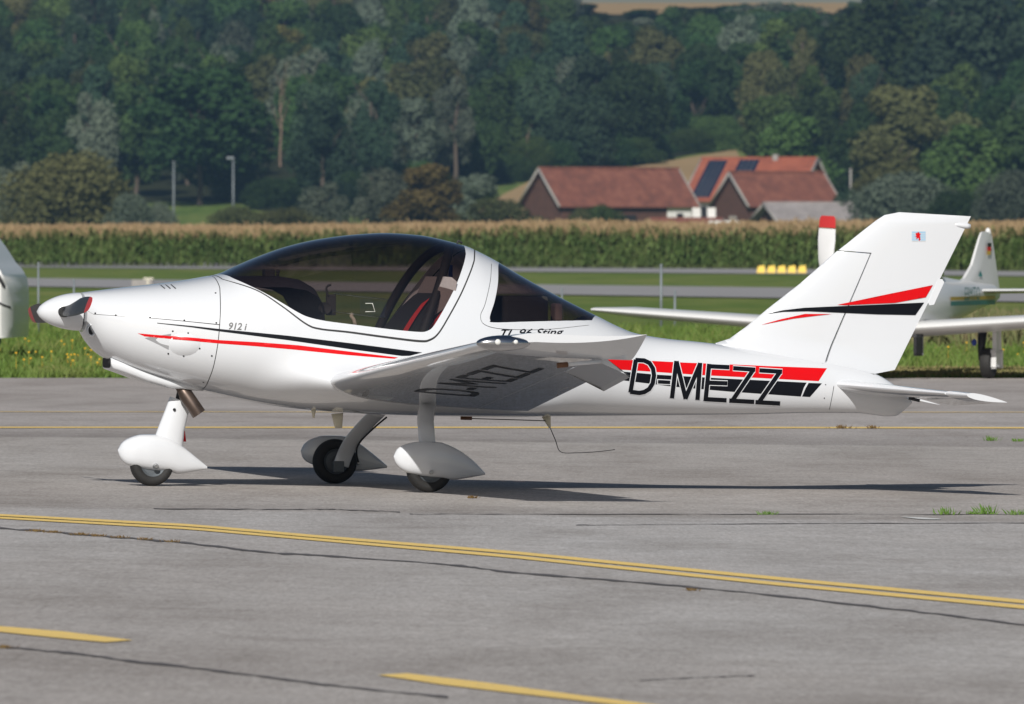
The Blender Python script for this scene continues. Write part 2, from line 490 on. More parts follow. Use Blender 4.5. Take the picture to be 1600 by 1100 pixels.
def ground_poly(name, pts, m, zoff, parent):
    a = np.array(pts, float); return mesh_obj(name, gp(a[:, 0], a[:, 1], zoff), [tuple(range(len(pts)))][::-1], m, parent, False)
ground_poly('painted_dash', [(-60,983),(0,988.6),(90,998),(165,1004.8),(208,1001.5),(100,988),(0,979.6),(-60,975)], M['paint'], .004, apron)
ground_poly('painted_dash', [(590,1056),(690,1071),(800,1084),(1000,1107),(1060,1107),(900,1087),(760,1068),(636,1053.5)], M['paint'], .004, apron)
ground_strip('painted_patch', [(1408,808.2),(1440,809.3),(1470,811.6)], [(1408,808.6),(1440,812.4),(1470,812.6)], M['whitepaint'], .004, apron, 8)
def crack(pts, w, name='tar_crack'):
    ln = smooth_line(pts, 10); ln[:, 1] += rng.normal(0, .45, len(ln)) * min(1, w)
    ww = w * (.25 + 1.4 * rng.random(len(ln)))
    return ground_strip(name, np.stack([ln[:, 0], ln[:, 1] - ww / 2], -1), np.stack([ln[:, 0], ln[:, 1] + ww / 2], -1), M['tar'], .003, apron, 7)
crack([(-100,819),(0,825.5),(160,838.5),(300,850),(400,862),(520,870),(700,883),(800,895),(1000,911),(1200,930),(1400,953),(1600,976.5),(1800,1000)], 2.2)
crack([(-80,1003),(0,1011),(120,1022),(200,1033),(350,1050),(520,1072),(700,1090)], 2.4)
crack([(1000,1064),(1100,1059),(1180,1057)], .9)
crack([(240,795.5),(420,796.5),(500,796),(560,798),(625,800.5)], .8)
crack([(900,821),(1100,819.5),(1300,818.5),(1700,817)], .55)
crack([(640,803.8),(800,804),(1300,804),(1800,804)], .6)

# ---- taxiway and runway beyond the grass
def far_strip(name, label, lt, lb, rt_, rb, m, z):
    px = np.linspace(-420, 2020, 25)
    a = np.interp(px, [0, 1600], [0, 1]) ; k = px / 1600
    A = gp(px, lt + (rt_ - lt) * k, z); B = gp(px, lb + (rb - lb) * k, z); n = len(px)
    return tag(mesh_obj(name, np.vstack([A, B]), [(i, n+i, n+i+1, i+1) for i in range(n-1)], m, None, False), label, None, None, 'structure')
far_strip('taxiway', 'pale grey taxiway beyond the grass', 434.5, 447.5, 455, 472.5, M['taxi'], .02)
far_strip('runway', 'pale grey runway in front of the corn', 407.5, 417.5, 424.5, 432, M['taxi'], .02)

# ---- stubble fields on the hill
M['stubble'] = mat('tan_stubble', (.36, .25, .13), 1, var=.2, scale=.05, spec=.1)
def hill_patch(name, label, pts):
    """patch on the slope: outline in (pixel column, distance)"""
    poly = densify(np.array(pts, float) * [1, 1], 40); lo, hi = poly.min(0), poly.max(0)
    G_ = np.array([(a, b) for a in np.arange(lo[0], hi[0], 25) for b in np.arange(lo[1], hi[1], 12)])
    G_ = G_[in_poly(poly, G_[:, 0], G_[:, 1])]
    v, f = cdt(G_, [poly]); c = v[f].mean(1); f = f[in_poly(poly, c[:, 0], c[:, 1])]
    X = gx(v[:, 0], v[:, 1]); Y = v[:, 1] - D
    return tag(mesh_obj(name, np.stack([X, Y, terr(X, Y) + .25], -1), f.tolist(), M['stubble']), label, None, None, 'structure')
FARM_FIELD = [(690,1455),(830,1592),(1000,1640),(1150,1698),(1170,1600),(1190,1455)]
hill_patch('stubble_field', 'tan stubble field on the slope behind the barns', FARM_FIELD)
hill_patch('stubble_field', 'tan field on the crest of the hill under the sky', [(820,2235),(1700,2235),(1700,2520),(820,2520)])

# ---- forest floor
M['litter'] = mat('leaf_litter', (.030, .034, .016), 1, var=.4, scale=.1, spec=.05)
def forest_floor():
    poly = densify(np.array([(-300,1440),(0,1440),(235,1530),(370,1532),(400,1505),(560,1485),(690,1560),(830,1602),(1000,1652),(1150,1712),(1185,1650),(1250,1570),(1330,1505),(1450,1470),(1900,1440),(1900,2230),(-300,2230)], float), 40); lo, hi = poly.min(0), poly.max(0)
    G_ = np.array([(a, b) for a in np.arange(lo[0], hi[0], 60) for b in np.arange(lo[1], hi[1], 20)]); G_ = G_[in_poly(poly, G_[:, 0], G_[:, 1])]
    v, f = cdt(G_, [poly]); c = v[f].mean(1); f = f[in_poly(poly, c[:, 0], c[:, 1])]
    X = gx(v[:, 0], v[:, 1]); Y = v[:, 1] - D
    tag(mesh_obj('forest_floor', np.stack([X, Y, terr(X, Y) + .15], -1), f.tolist(), M['litter']), 'dark leaf litter under the trees of the hill', None, None, 'structure')
forest_floor()
# ---- foliage
FOL = {
    'dark': foliage_mat('dark_green_leaves', (0.0144, 0.0320, 0.0103), (0.0360, 0.0680, 0.0189)),
    'mid': foliage_mat('mid_green_leaves', (0.0256, 0.0528, 0.0138), (0.0600, 0.1000, 0.0258)),
    'olive': foliage_mat('olive_leaves', (0.0476, 0.0544, 0.0190), (0.0918, 0.0952, 0.0365)),
    'silver': foliage_mat('silver_green_leaves', (0.0637, 0.0824, 0.0580), (0.1123, 0.1348, 0.0926)),
    'bluegreen': foliage_mat('deep_blue_green_leaves', (0.0160, 0.0352, 0.0189), (0.0360, 0.0624, 0.0310)),
    'yellow': foliage_mat('yellowing_leaves', (0.0547, 0.0490, 0.0136), (0.0979, 0.0806, 0.0217)),
}
M['bark'] = mat('grey_brown_bark', (.10, .075, .055), .95, var=.3, scale=2)
M['palebark'] = mat('pale_dead_wood', (.20, .135, .095), .95, var=.3, scale=2)

def crown_mesh(name, seed, lobes, leaves, size, rz=1.0, bush=False, droop=0.0):
    g = np.random.default_rng(seed)
    cs = []; rs_ = []
    for i in range(lobes):
        a = g.uniform(0, 2 * np.pi); h_ = g.uniform(.02 if bush else .12, .92); wid = (1 - abs(h_ - (.35 if bush else .42)) ** 1.7 * 1.9)
        rr = math.sqrt(g.uniform(.15, 1)) * max(.12, wid) * .68
        cs.append((math.cos(a) * rr, math.sin(a) * rr, h_ * 2 * rz)); rs_.append(g.uniform(.17, .46) * (1.0 if h_ < .75 else .8))
    cs = np.array(cs); rs_ = np.array(rs_)
    pr = rs_ ** 2 / (rs_ ** 2).sum()
    k = g.choice(lobes, leaves, p=pr)
    d = g.normal(size=(leaves, 3)); d[:, 2] += .25; d /= np.linalg.norm(d, axis=1, keepdims=True)
    P = cs[k] + d * (rs_[k] * g.uniform(.72, 1.08, leaves))[:, None]
    P[:, 2] -= droop * np.hypot(P[:, 0], P[:, 1]) ** 2
    P[:, 2] = np.maximum(P[:, 2], .0)
    nrm = d + g.normal(0, .55, (leaves, 3)); nrm /= np.linalg.norm(nrm, axis=1, keepdims=True)
    ref = g.normal(size=(leaves, 3)); t = np.cross(nrm, ref); t /= np.linalg.norm(t, axis=1, keepdims=True); b = np.cross(nrm, t)
    s = size * g.uniform(.6, 1.35, leaves)[:, None]
    V = np.stack([P - t*s*.5, P - b*s*.36, P + t*s*.5 + nrm*s*.12, P + b*s*.36], 1).reshape(-1, 3)
    me = bpy.data.meshes.new(name)
    me.from_pydata(V.tolist(), [], np.arange(len(V)).reshape(-1, 4).tolist()); me.update()
    return me
CROWN = {'tree': [crown_mesh('crown', 10 + i, 34, 8000, .112, 1.0 + .12 * (i % 3)) for i in range(6)],
         'tall': [crown_mesh('crown', 30 + i, 30, 6500, .115, 1.6) for i in range(3)],
         'willow': [crown_mesh('crown', 50 + i, 44, 9500, .08, .95, droop=.25) for i in range(3)],
         'bush': [crown_mesh('crown', 70 + i, 60, 13000, .062, .8, True) for i in range(4)]}
def trunk_mesh(seed, pale=False):
    g = random.Random(seed); bm = bmesh.new()
    def limb(p0, p1, r0, r1, n=6, seg=4):
        prev = None
        for s in range(seg + 1):
            k = s / seg; c = p0.lerp(p1, k) + Vector((g.gauss(0, .02), g.gauss(0, .02), 0)) * (1 if 0 < s < seg else 0)
            r = r0 + (r1 - r0) * k
            ring = [bm.verts.new(c + Vector((math.cos(a) * r, math.sin(a) * r, 0))) for a in [2 * math.pi * j / n for j in range(n)]]
            if prev:
                for j in range(n): bm.faces.new((prev[j], prev[(j+1) % n], ring[(j+1) % n], ring[j]))
            prev = ring
    limb(Vector((0, 0, -.05)), Vector((g.gauss(0, .03), g.gauss(0, .03), .78)), .026, .010)
    for i in range(6 if not pale else 8):
        h_ = g.uniform(.3, .7); a = g.uniform(0, 6.28); L_ = g.uniform(.12, .26)
        limb(Vector((0, 0, h_)), Vector((math.cos(a) * L_, math.sin(a) * L_, h_ + L_ * g.uniform(.7, 1.3))), .010, .003, 5, 3)
    me = bpy.data.meshes.new('trunk'); bm.to_mesh(me); bm.free()
    me.polygons.foreach_set('use_smooth', [True] * len(me.polygons))
    return me
TRUNK = [trunk_mesh(i) for i in range(4)]; SNAG = [trunk_mesh(40 + i, True) for i in range(3)]
for me in TRUNK: me.materials.append(M['bark'])
for me in SNAG: me.materials.append(M['palebark'])
CR_CACHE = {}
def crown_data(shape, i, tone):
    key = (shape, i, tone)
    if key not in CR_CACHE:
        me = CROWN[shape][i]
        if not me.materials: me.materials.append(FOL['mid'])
        CR_CACHE[key] = me
    return CR_CACHE[key]
def tree(name, px, d, height, width, shape, tone, label, cat='tree', group=None, trunkfrac=.2, rot=None, base=None):
    X = gx(px, d); Y = d - D
    o = empty(name, (X, Y, float(terr(X, Y)) - .2 if base is None else base), rot if rot is not None else random.uniform(0, 6.28))
    i = random.randrange(len(CROWN[shape]))
    me = crown_data(shape, i, tone)
    zmax = {'tree': 2.2 * (1 + .12 * (i % 3)) if shape == 'tree' else 0, 'tall': 3.4, 'willow': 2.05, 'bush': 1.75}[shape]
    c = bpy.data.objects.new('crown', me); C.objects.link(c); c.parent = o
    c.material_slots[0].link = 'OBJECT'; c.material_slots[0].material = FOL[tone]
    tf = 0.0 if shape == 'bush' else trunkfrac
    c.location = (0, 0, height * tf); c.scale = (width / 2 * random.uniform(.78, 1.1), width / 2 * random.uniform(.8, 1.1), height * (1 - tf) / zmax)
    t = bpy.data.objects.new('trunk', random.choice(TRUNK)); C.objects.link(t); t.parent = o
    t.scale = (height * (.8 if shape != 'bush' else .5),) * 2 + (height * (1.0 if shape != 'bush' else .7),)
    tag(o, label, cat, group)
    return o

DT = np.linspace(1400, 2440, 400); YT = YH - (hill(DT) - H) * F / DT
def d_of_y(y): return float(np.interp(-y, -YT[::1], DT)) if True else 0
TONE_WORDS = {'dark': 'dark green', 'mid': 'mid green', 'olive': 'olive green', 'silver': 'pale silver green', 'bluegreen': 'deep blue-green', 'yellow': 'yellowing'}
BX = [-200,0,240,360,400,560,690,830,1000,1150,1175,1250,1330,1450,1800]; BY = [345,345,312,310,328,338,302,284,258,236,262,300,330,342,348]
SNAGS = [(438, 262, 34), (823, 276, 30), (1411, 240, 34), (1315, 232, 24)]
LAND = ['at the left edge', 'above the big olive bush', 'above the lamp posts', 'above the canopy front', 'above the canopy', 'above the yellowing tree',
        'above the long barn roof', 'above the farm gap', 'above the solar panels', 'above the tail fin', 'at the right edge']
row = 0; y = 330.0
while y > 22:
    d = d_of_y(y); sc = F / d
    px = -90 + random.uniform(0, 40)
    while px < 1700:
        yb = y + random.uniform(-9, 9)
        lim = float(np.interp(px, BX, BY))
        cresty = np.interp(px, [850, 915, 935, 1035, 1055, 1295, 1308, 1335, 1350], [-60, 22, 30, 30, 4, 4, 30, 30, -60])
        step = random.uniform(58, 88)
        if yb < lim and yb > cresty + 14 and not any(abs(px - a_) < w_ and b_ - 8 < yb < b_ + 125 for a_, b_, w_ in SNAGS):
            d2 = d_of_y(yb)
            h_ = random.uniform(12.5, 18.5); w_ = random.uniform(9.5, 15.0)
            if 860 < px < 1330: h_ = min(h_, max(2.5, (yb - cresty) * d2 / F + random.uniform(-1.0, .3)))
            r = random.random()
            if px < 330: tone = 'dark' if r < .28 else 'mid' if r < .52 else 'bluegreen' if r < .78 else 'silver' if r < .90 else 'olive'
            elif px < 900: tone = 'dark' if r < .30 else 'mid' if r < .48 else 'bluegreen' if r < .68 else 'silver' if r < .83 else 'olive' if r < .96 else 'yellow'
            else: tone = 'dark' if r < .42 else 'mid' if r < .62 else 'bluegreen' if r < .88 else 'olive' if r < .96 else 'silver'
            if px < 130 and tone == 'silver': tone = 'mid'
            shape = 'tall' if random.random() < .18 else ('willow' if tone == 'silver' else 'tree')
            if shape == 'tall': w_ *= .72; h_ *= 1.12
            band = 'lower' if yb > 215 else 'middle' if yb > 115 else 'upper'
            col = LAND[min(len(LAND) - 1, max(0, int(px / 145)))]
            sz = ('tall narrow' if shape == 'tall' else 'broad' if w_ > 12.6 else 'slim' if w_ < 10.8 else 'rounded')
            tree('broadleaf_tree', px, d2, h_, w_, shape, tone, f'{sz} {TONE_WORDS[tone]} tree on the {band} wooded slope, {col}', 'tree', f'{sz} {TONE_WORDS[tone]} trees, {band} slope, {col}', trunkfrac=.07)
        px += step
    y -= 22.5

# undergrowth closing the forest edge
for px in list(range(380, 700, 46)) + list(range(706, 1180, 40)) + list(range(1345, 1640, 60)):
    q = px + random.uniform(-12, 12); yb = float(np.interp(q, BX, BY)) - random.uniform(2, 9); d2 = d_of_y(yb)
    lm = LAND[min(len(LAND) - 1, max(0, int(q / 145)))]
    tree('edge_bush', q, d2, random.uniform(4.0, 6.5), random.uniform(9, 12), 'bush', random.choice(['dark', 'bluegreen', 'dark', 'mid']), f'dark bush closing the foot of the forest edge, {lm}', 'bush', f'bushes at the foot of the forest edge, {lm}')

# trees and bushes one can single out
SPEC = [  # px, top y, width px, distance, shape, tone, name, label
 (312, 92, 230, 1520, 'tree', 'dark', 'broadleaf_tree', 'broad dark green tree above the two lamp posts at the forest edge'),
 (22, 243, 105, 1230, 'willow', 'silver', 'willow_tree', 'grey-green willow cut by the left edge behind the corn'),
 (112, 231, 165, 1180, 'bush', 'olive', 'round_bush', 'big round olive-brown bush left of the lamp posts behind the corn'),
 (205, 298, 78, 1160, 'bush', 'silver', 'round_bush', 'small grey-green bush at the right foot of the big olive bush'),
 (250, 312, 50, 1170, 'bush', 'silver', 'round_bush', 'lowest grey bush just left of the first lamp post'),
 (372, 318, 90, 1190, 'bush', 'olive', 'low_bush', 'low olive bush at the foot of the lamp post with the lamp head'),
 (448, 321, 105, 1190, 'bush', 'olive', 'low_bush', 'low wide olive bush left of the silver willow'),
 (506, 276, 82, 1240, 'willow', 'silver', 'willow_tree', 'small silver willow standing alone left of the canopy top'),
 (605, 250, 105, 1280, 'willow', 'silver', 'willow_tree', 'silver willow overlapped by the yellowing tree left of the long barn'),
 (662, 246, 112, 1240, 'tree', 'yellow', 'broadleaf_tree', 'yellowing olive tree between the silver willow and the long barn'),
 (738, 262, 95, 1300, 'tall', 'silver', 'willow_tree', 'thin grey-green tree close left of the long barn'),
 (782, 306, 118, 1200, 'bush', 'olive', 'low_bush', 'low olive bush hiding the left foot of the long barn'),
 (934, 312, 66, 1290, 'bush', 'mid', 'round_bush', 'green bush in front of the long barn wall'),
 (907, 322, 40, 1280, 'bush', 'olive', 'low_bush', 'small olive bush left of the green bush at the long barn'),
 (1247, 165, 120, 1490, 'tree', 'mid', 'broadleaf_tree', 'round green tree rising behind the solar-panel roof'),
 (1392, 200, 118, 1340, 'tall', 'olive', 'broadleaf_tree', 'tall olive tree right of the farm above the tail fin'),
 (1410, 265, 150, 1290, 'bush', 'silver', 'round_bush', 'pale grey-green bush at the foot of the tall olive tree'),
 (1415, 120, 150, 1480, 'tree', 'olive', 'broadleaf_tree', 'loose olive tree with a forked pale trunk, upper right'),
 (1515, 180, 140, 1400, 'tree', 'mid', 'broadleaf_tree', 'wide green tree right of the tall olive tree'),
 (1575, 262, 110, 1250, 'bush', 'silver', 'round_bush', 'grey-green bush at the right edge behind the parked aircraft tail'),
 (1490, 285, 90, 1270, 'bush', 'dark', 'round_bush', 'dark bush right above the tail fin top'),
 (1600, 150, 170, 1420, 'tree', 'dark', 'broadleaf_tree', 'big dark tree cut by the right edge'),
 (1380, -30, 190, 1700, 'tree', 'dark', 'broadleaf_tree', 'tallest dark tree at the top right, reaching above the frame'),
 (1520, -40, 200, 1680, 'tree', 'bluegreen', 'broadleaf_tree', 'tall blue-green tree at the top right corner'),
 (1195, -5, 210, 2000, 'willow', 'silver', 'willow_tree', 'large pale willow on the hilltop left of the tall dark trees'),
 (1010, 12, 80, 2200, 'tree', 'dark', 'broadleaf_tree', 'dark tree on the skyline left of the hilltop stubble'),
 (905, 2, 76, 2150, 'tree', 'dark', 'broadleaf_tree', 'dark round tree on the skyline at the left end of the sky gap'),
 (1075, 8, 80, 2180, 'tree', 'bluegreen', 'broadleaf_tree', 'blue-green tree on the skyline right of the hilltop stubble'),
 (1330, 290, 60, 1360, 'bush', 'bluegreen', 'round_bush', 'dark bush at the white gable end of the solar-panel house'),
]
for px, yt, wpx, d, shape, tone, nm, lab in SPEC:
    X = gx(px, d); zb = float(terr(X, d - D)); ztop = H + (YH - yt) * d / F
    tree(nm, px, d, max(1.5, ztop - zb), wpx * d / F * (1.6 if shape == 'bush' else 1.3), shape, tone, lab, 'bush' if 'bush' in nm else 'tree', None, .12)
for px, yt, yb, d, r_, lab in [(438, 120, 262, 1480, 1.0, 'reddish dead tree with two bare stems in the left forest edge'), (823, 208, 276, 1500, .9, 'bare pale trunk standing above the left end of the long barn roof'),
                         (1411, 160, 240, 1450, 1.0, 'forked pale dead trunk in front of the dark trees, upper right'), (1315, 168, 232, 1500, .8, 'short broken reddish trunk above the white gable'),
                         (720, 0, 80, 2050, .9, 'pale bare stem among the hilltop trees, right of two others'), (702, 10, 92, 2040, .8, 'pale bare stem, leftmost of the hilltop dead trees')]:
    d = d_of_y(yb); X = gx(px, d); z0 = float(terr(X, d - D)); hgt = (yb - yt) * d / F
    o = empty('dead_tree', (X, d - D, z0 - .3), random.uniform(0, 6)); tag(o, lab, 'tree')
    t = bpy.data.objects.new('trunk', random.choice(SNAG)); C.objects.link(t); t.parent = o; t.scale = (hgt * .6 * r_, hgt * .6 * r_, hgt / .78)

# ---- corn field: one mass nobody could count
def corn_mat():
    m, N, L, b = nodes_mat('corn_leaves_and_tassels')
    at_ = N.new('ShaderNodeAttribute'); at_.attribute_name = 'ripe'
    tc = N.new('ShaderNodeTexCoord'); nz = N.new('ShaderNodeTexNoise'); nz.inputs['Scale'].default_value = .6; nz.inputs['Detail'].default_value = 4
    L.new(tc.outputs['Object'], nz.inputs['Vector'])
    r = ramp(N, [(.3, (.055, .100, .024)), (.7, (.110, .160, .042))]); L.new(nz.outputs[0], r.inputs[0])
    mx = N.new('ShaderNodeMix'); mx.data_type = 'RGBA'; L.new(at_.outputs['Fac'], mx.inputs[0])
    L.new(r.outputs[0], mx.inputs[6]); mx.inputs[7].default_value = (.28, .19, .10, 1)
    L.new(mx.outputs[2], b.inputs['Base Color']); b.inputs['Roughness'].default_value = .7
    b.inputs['Specular IOR Level'].default_value = .25
    return m
def corn():
    g = np.random.default_rng(3)
    px0, px1 = -160, 1800
    P = []
    for r_ in range(9):
        n_ = 460
        q = np.linspace(px0, px1, n_) + g.normal(0, 1.5, n_)
        d = np.interp(q, [0, 1600], [585, 505]) + r_ * .75 + g.normal(0, .12, n_)
        P.append(np.stack([gx(q, d), d - D, np.full(n_, 1.0 if r_ < 6 else .0)], -1))
    for r_ in range(26):
        n_ = 260
        q = np.linspace(px0, px1, n_) + g.normal(0, 4, n_)
        d = np.interp(q, [0, 1600], [592, 512]) + r_ * 6 + g.normal(0, 2, n_)
        P.append(np.stack([gx(q, d), d - D, np.full(n_, 0.0)], -1))
    P = np.vstack(P)
    V = []; Fc = []; ripe = []
    for x, y, lv in P:
        dd = y + D
        hgt = g.normal(2.05, .09) + .10 * math.sin(x * .5) * .5 + (dd - 590) * .0016 * (dd > 592) + (.10 if x > -6 else -.04)
        if lv:
            for i in range(8):
                zh = hgt * (.10 + .80 * i / 8); a = g.uniform(0, 6.28); L_ = g.uniform(.35, .6); w_ = g.uniform(.045, .075)
                c, s = math.cos(a), math.sin(a); nx, ny = -s * w_, c * w_
                b0 = len(V); rp = .12 * (i - 5) if i > 5 else 0.0
                for k, (rr, dz, ww) in enumerate([(0, 0, .7), (L_ * .55, .28, 1.0), (L_, .02, .12)]):
                    V.append((x + c*rr + nx*ww, y + s*rr + ny*ww, zh + dz + .05)); V.append((x + c*rr - nx*ww, y + s*rr - ny*ww, zh + dz - .05))
                    ripe += [rp, rp]
                Fc += [(b0, b0+2, b0+3, b0+1), (b0+2, b0+4, b0+5, b0+3)]
            b0 = len(V); V += [(x-.018, y, 0), (x+.018, y, 0), (x+.012, y, hgt*.9), (x-.012, y, hgt*.9)]; ripe += [.1, .1, .3, .3]; Fc.append((b0, b0+1, b0+2, b0+3))
        for i in range(5):
            a = g.uniform(0, 6.28); w_ = g.uniform(.03, .06); l_ = g.uniform(.25, .48); tx, ty = math.cos(a) * l_ * .45, math.sin(a) * l_ * .45
            zb = hgt - .38 + g.uniform(-.10, .1); b0 = len(V)
            V += [(x - w_, y, zb), (x + w_, y, zb), (x + tx + w_ * .4, y + ty, zb + l_), (x + tx - w_ * .4, y + ty, zb + l_)]
            ripe += [.75, .75, 1, 1]; Fc.append((b0, b0+1, b0+2, b0+3))
    o = mesh_obj('corn_field', V, Fc, corn_mat(), None, False)
    at_ = o.data.attributes.new('ripe', 'FLOAT', 'POINT'); at_.data.foreach_set('value', np.array(ripe, np.float32))
    tag(o, 'field of green corn with tan tassels behind the runway', 'corn field', None, 'stuff')
corn()

# ---- farm buildings
def tile_mat(name, c0, c1, c2):
    m, N, L, b = nodes_mat(name)
    tc = N.new('ShaderNodeTexCoord'); nz = N.new('ShaderNodeTexNoise'); nz.inputs['Scale'].default_value = .7; nz.inputs['Detail'].default_value = 6; nz.inputs['Roughness'].default_value = .7
    L.new(tc.outputs['Object'], nz.inputs['Vector']); r = ramp(N, [(.3, c0), (.5, c1), (.72, c2)]); L.new(nz.outputs[0], r.inputs[0])
    L.new(r.outputs[0], b.inputs['Base Color']); b.inputs['Roughness'].default_value = .9
    return m
M['oldtile'] = tile_mat('old_red_roof_tiles', (.11, .042, .030), (.18, .062, .040), (.25, .100, .064))
M['newtile'] = tile_mat('orange_red_roof_tiles', (.20, .058, .034), (.28, .078, .042), (.34, .105, .058))
M['greyroof'] = tile_mat('grey_fibre_roof', (.22, .20, .19), (.29, .26, .25), (.35, .32, .31))
M['timber'] = mat('dark_red_brown_timber', (.085, .038, .025), .9, var=.4, scale=1.2)
M['plaster'] = mat('white_plaster', (.75, .73, .70), .9, var=.05, scale=1)
M['board'] = mat('weathered_grey_board', (.30, .28, .26), .9, var=.2)
M['solar'] = mat('solar_glass', (.012, .018, .04), .15, coat=.5)
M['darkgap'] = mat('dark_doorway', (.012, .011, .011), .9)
def building(name, label, px, d, base_z, Lh, W, he, hr, yaw, roofm, wallm, gablem, over=.6):
    """px, d: centre of the ridge; Lh length, W width, he eave height, hr ridge height above base"""
    X = gx(px, d); o = empty(name, (X, d - D, base_z), yaw); tag(o, label, 'building')
    l, w = Lh / 2, W / 2
    mesh_obj('wall', [(-l,-w,0),(l,-w,0),(l,-w,he),(-l,-w,he)], [(0,1,2,3)], wallm, o, False)
    mesh_obj('wall', [(-l,w,0),(l,w,0),(l,w,he),(-l,w,he)], [(1,0,3,2)], wallm, o, False)
    for s in (-1, 1):
        mesh_obj('gable_wall', [(s*l,-w,0),(s*l,w,0),(s*l,w,he),(s*l,0,hr),(s*l,-w,he)], [(0,1,2,3,4) if s > 0 else (4,3,2,1,0)], gablem, o, False)
    sl = (hr - he) / w; ov = over; t = .22
    for s in (-1, 1):
        V = []
        for a in (-l - ov, l + ov):
            V += [(a, 0, hr + .12), (a, s*(w + ov), he - sl * ov + .12), (a, s*(w + ov), he - sl * ov + .12 + t), (a, 0, hr + .12 + t)]
        r_ = mesh_obj('roof_slope', V, [(0,1,2,3),(7,6,5,4),(0,4,5,1),(1,5,6,2),(2,6,7,3),(3,7,4,0)], roofm, o, False)
        bm = bmesh.new(); bm.from_mesh(r_.data); bmesh.ops.recalc_face_normals(bm, faces=bm.faces); bm.to_mesh(r_.data); bm.free()
        for a in (-l - ov, l + ov):
            tube('barge_board', [(a - .06 * (1 if a < 0 else -1), 0, hr + .2), (a - .06 * (1 if a < 0 else -1), s*(w + ov), he - sl * ov + .2)], .22, M['board'], o, 4)
    box('ridge_cap', -l - ov, l + ov, -.22, .22, hr + .2, hr + .48, roofm, o)
    return o
A33 = R(33)
zg = 1.4
barn = building('barn', 'long barn with an old red tiled roof and brown timber gable, left of the farm', 951, 1404, zg, 20.2, 8.6, 4.5, 8.7, A33, M['oldtile'], M['timber'], M['timber'], .7)
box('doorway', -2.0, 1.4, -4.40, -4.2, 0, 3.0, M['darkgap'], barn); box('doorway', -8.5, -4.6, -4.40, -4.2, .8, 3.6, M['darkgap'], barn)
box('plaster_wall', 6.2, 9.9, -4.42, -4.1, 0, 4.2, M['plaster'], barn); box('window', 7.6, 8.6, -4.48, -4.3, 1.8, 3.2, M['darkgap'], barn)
barn2 = building('barn', 'short barn with brown timber gable in front of the solar-panel house', 1213, 1372, zg, 13.2, 7.8, 4.3, 8.0, A33, M['oldtile'], M['timber'], M['timber'], .6)
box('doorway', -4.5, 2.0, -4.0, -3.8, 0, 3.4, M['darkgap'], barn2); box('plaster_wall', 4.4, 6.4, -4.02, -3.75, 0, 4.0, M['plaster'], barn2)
box('gable_door', -6.68, -6.5, -.8, .8, 0, 2.8, M['board'], barn2)
house = building('farmhouse', 'white farmhouse with orange-red roof and two solar panel fields', 1187, 1430, zg, 14.6, 14.0, 5.2, 10.2, R(-22), M['newtile'], M['plaster'], M['plaster'], .8)
sl = (10.2 - 5.2) / 7.0
def roof_pt(x, s): return (x, -s, 10.2 + .12 + .22 + .06 - sl * s)
for x0, x1, s0, s1 in ((-6.9, -4.3, .5, 7.3), (-2.6, .2, .4, 3.2)):
    p = mesh_obj('solar_panel', [roof_pt(x0, s1), roof_pt(x1, s1), roof_pt(x1, s0), roof_pt(x0, s0)], [(0, 1, 2, 3)], M['solar'], house, False)
    for k in range(1, 4):
        xx = x0 + (x1 - x0) * k / 4; a, b = Vector(roof_pt(xx, s1)), Vector(roof_pt(xx, s0)); tube('panel_joint', [a + Vector((0, 0, .02)), b + Vector((0, 0, .02))], .03, M['board'], p, 4)
box('chimney', 2.0, 2.7, -.5, .3, 9.6, 11.0, M['board'], house)
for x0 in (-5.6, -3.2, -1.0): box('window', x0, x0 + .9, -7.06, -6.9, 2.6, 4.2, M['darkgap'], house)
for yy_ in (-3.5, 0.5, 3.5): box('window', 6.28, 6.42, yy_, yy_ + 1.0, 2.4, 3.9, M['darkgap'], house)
box('balcony', -5.9, -2.6, -8.0, -7.0, 1.5, 2.5, M['plaster'], house)
shed = building('shed', 'low shed with a wide grey roof in front of the short barn', 1262, 1335, zg - .6, 10.0, 10.5, 2.2, 4.6, R(20), M['greyroof'], M['timber'], M['timber'], .8)
lean = building('shed', 'low shed with a dull red roof between the two barns', 1072, 1345, zg - .9, 8.2, 5.5, 1.9, 3.0, R(12), M['oldtile'], M['timber'], M['timber'], .5)
for q, w_, lab in ((1118, 1.4, 'white box at the right end of the dull red shed, left one'), (1143, 1.9, 'white box at the right end of the dull red shed, right one')):
    X = gx(q, 1335); tag(box('white_crate', X - w_ / 2 - .1, X + w_ / 2, 1335 - D - 1, 1335 - D + .2, .6, 3.55, M['plaster'], None, .06), lab, 'crate')
whouse = building('house', 'white house half hidden by trees at the left edge', -12, 1640, 10.5, 9.0, 7.0, 5.6, 8.2, R(20), M['greyroof'], M['plaster'], M['plaster'])
X = gx(1326, 1400)
tag(tube('pole', [(X, 1400 - D - 8, zg - 1), (X, 1400 - D - 8, H + (YH - 263) * 1392 / F)], [.18, .12], M['board'], None, 8), 'grey pole at the right end of the solar-panel house', 'pole')
# ================================================================== the light aircraft in front
TH = R(15.5)
ORG = np.array([(597 - 800) / 250.0, 0.0, 0.0])
plane = empty('light_aircraft', tuple(ORG), TH)
tag(plane, 'white two-seat low-wing light aircraft with smoked canopy and red and black stripes on the apron', 'aircraft')
cT, sT = math.cos(TH), math.sin(TH)

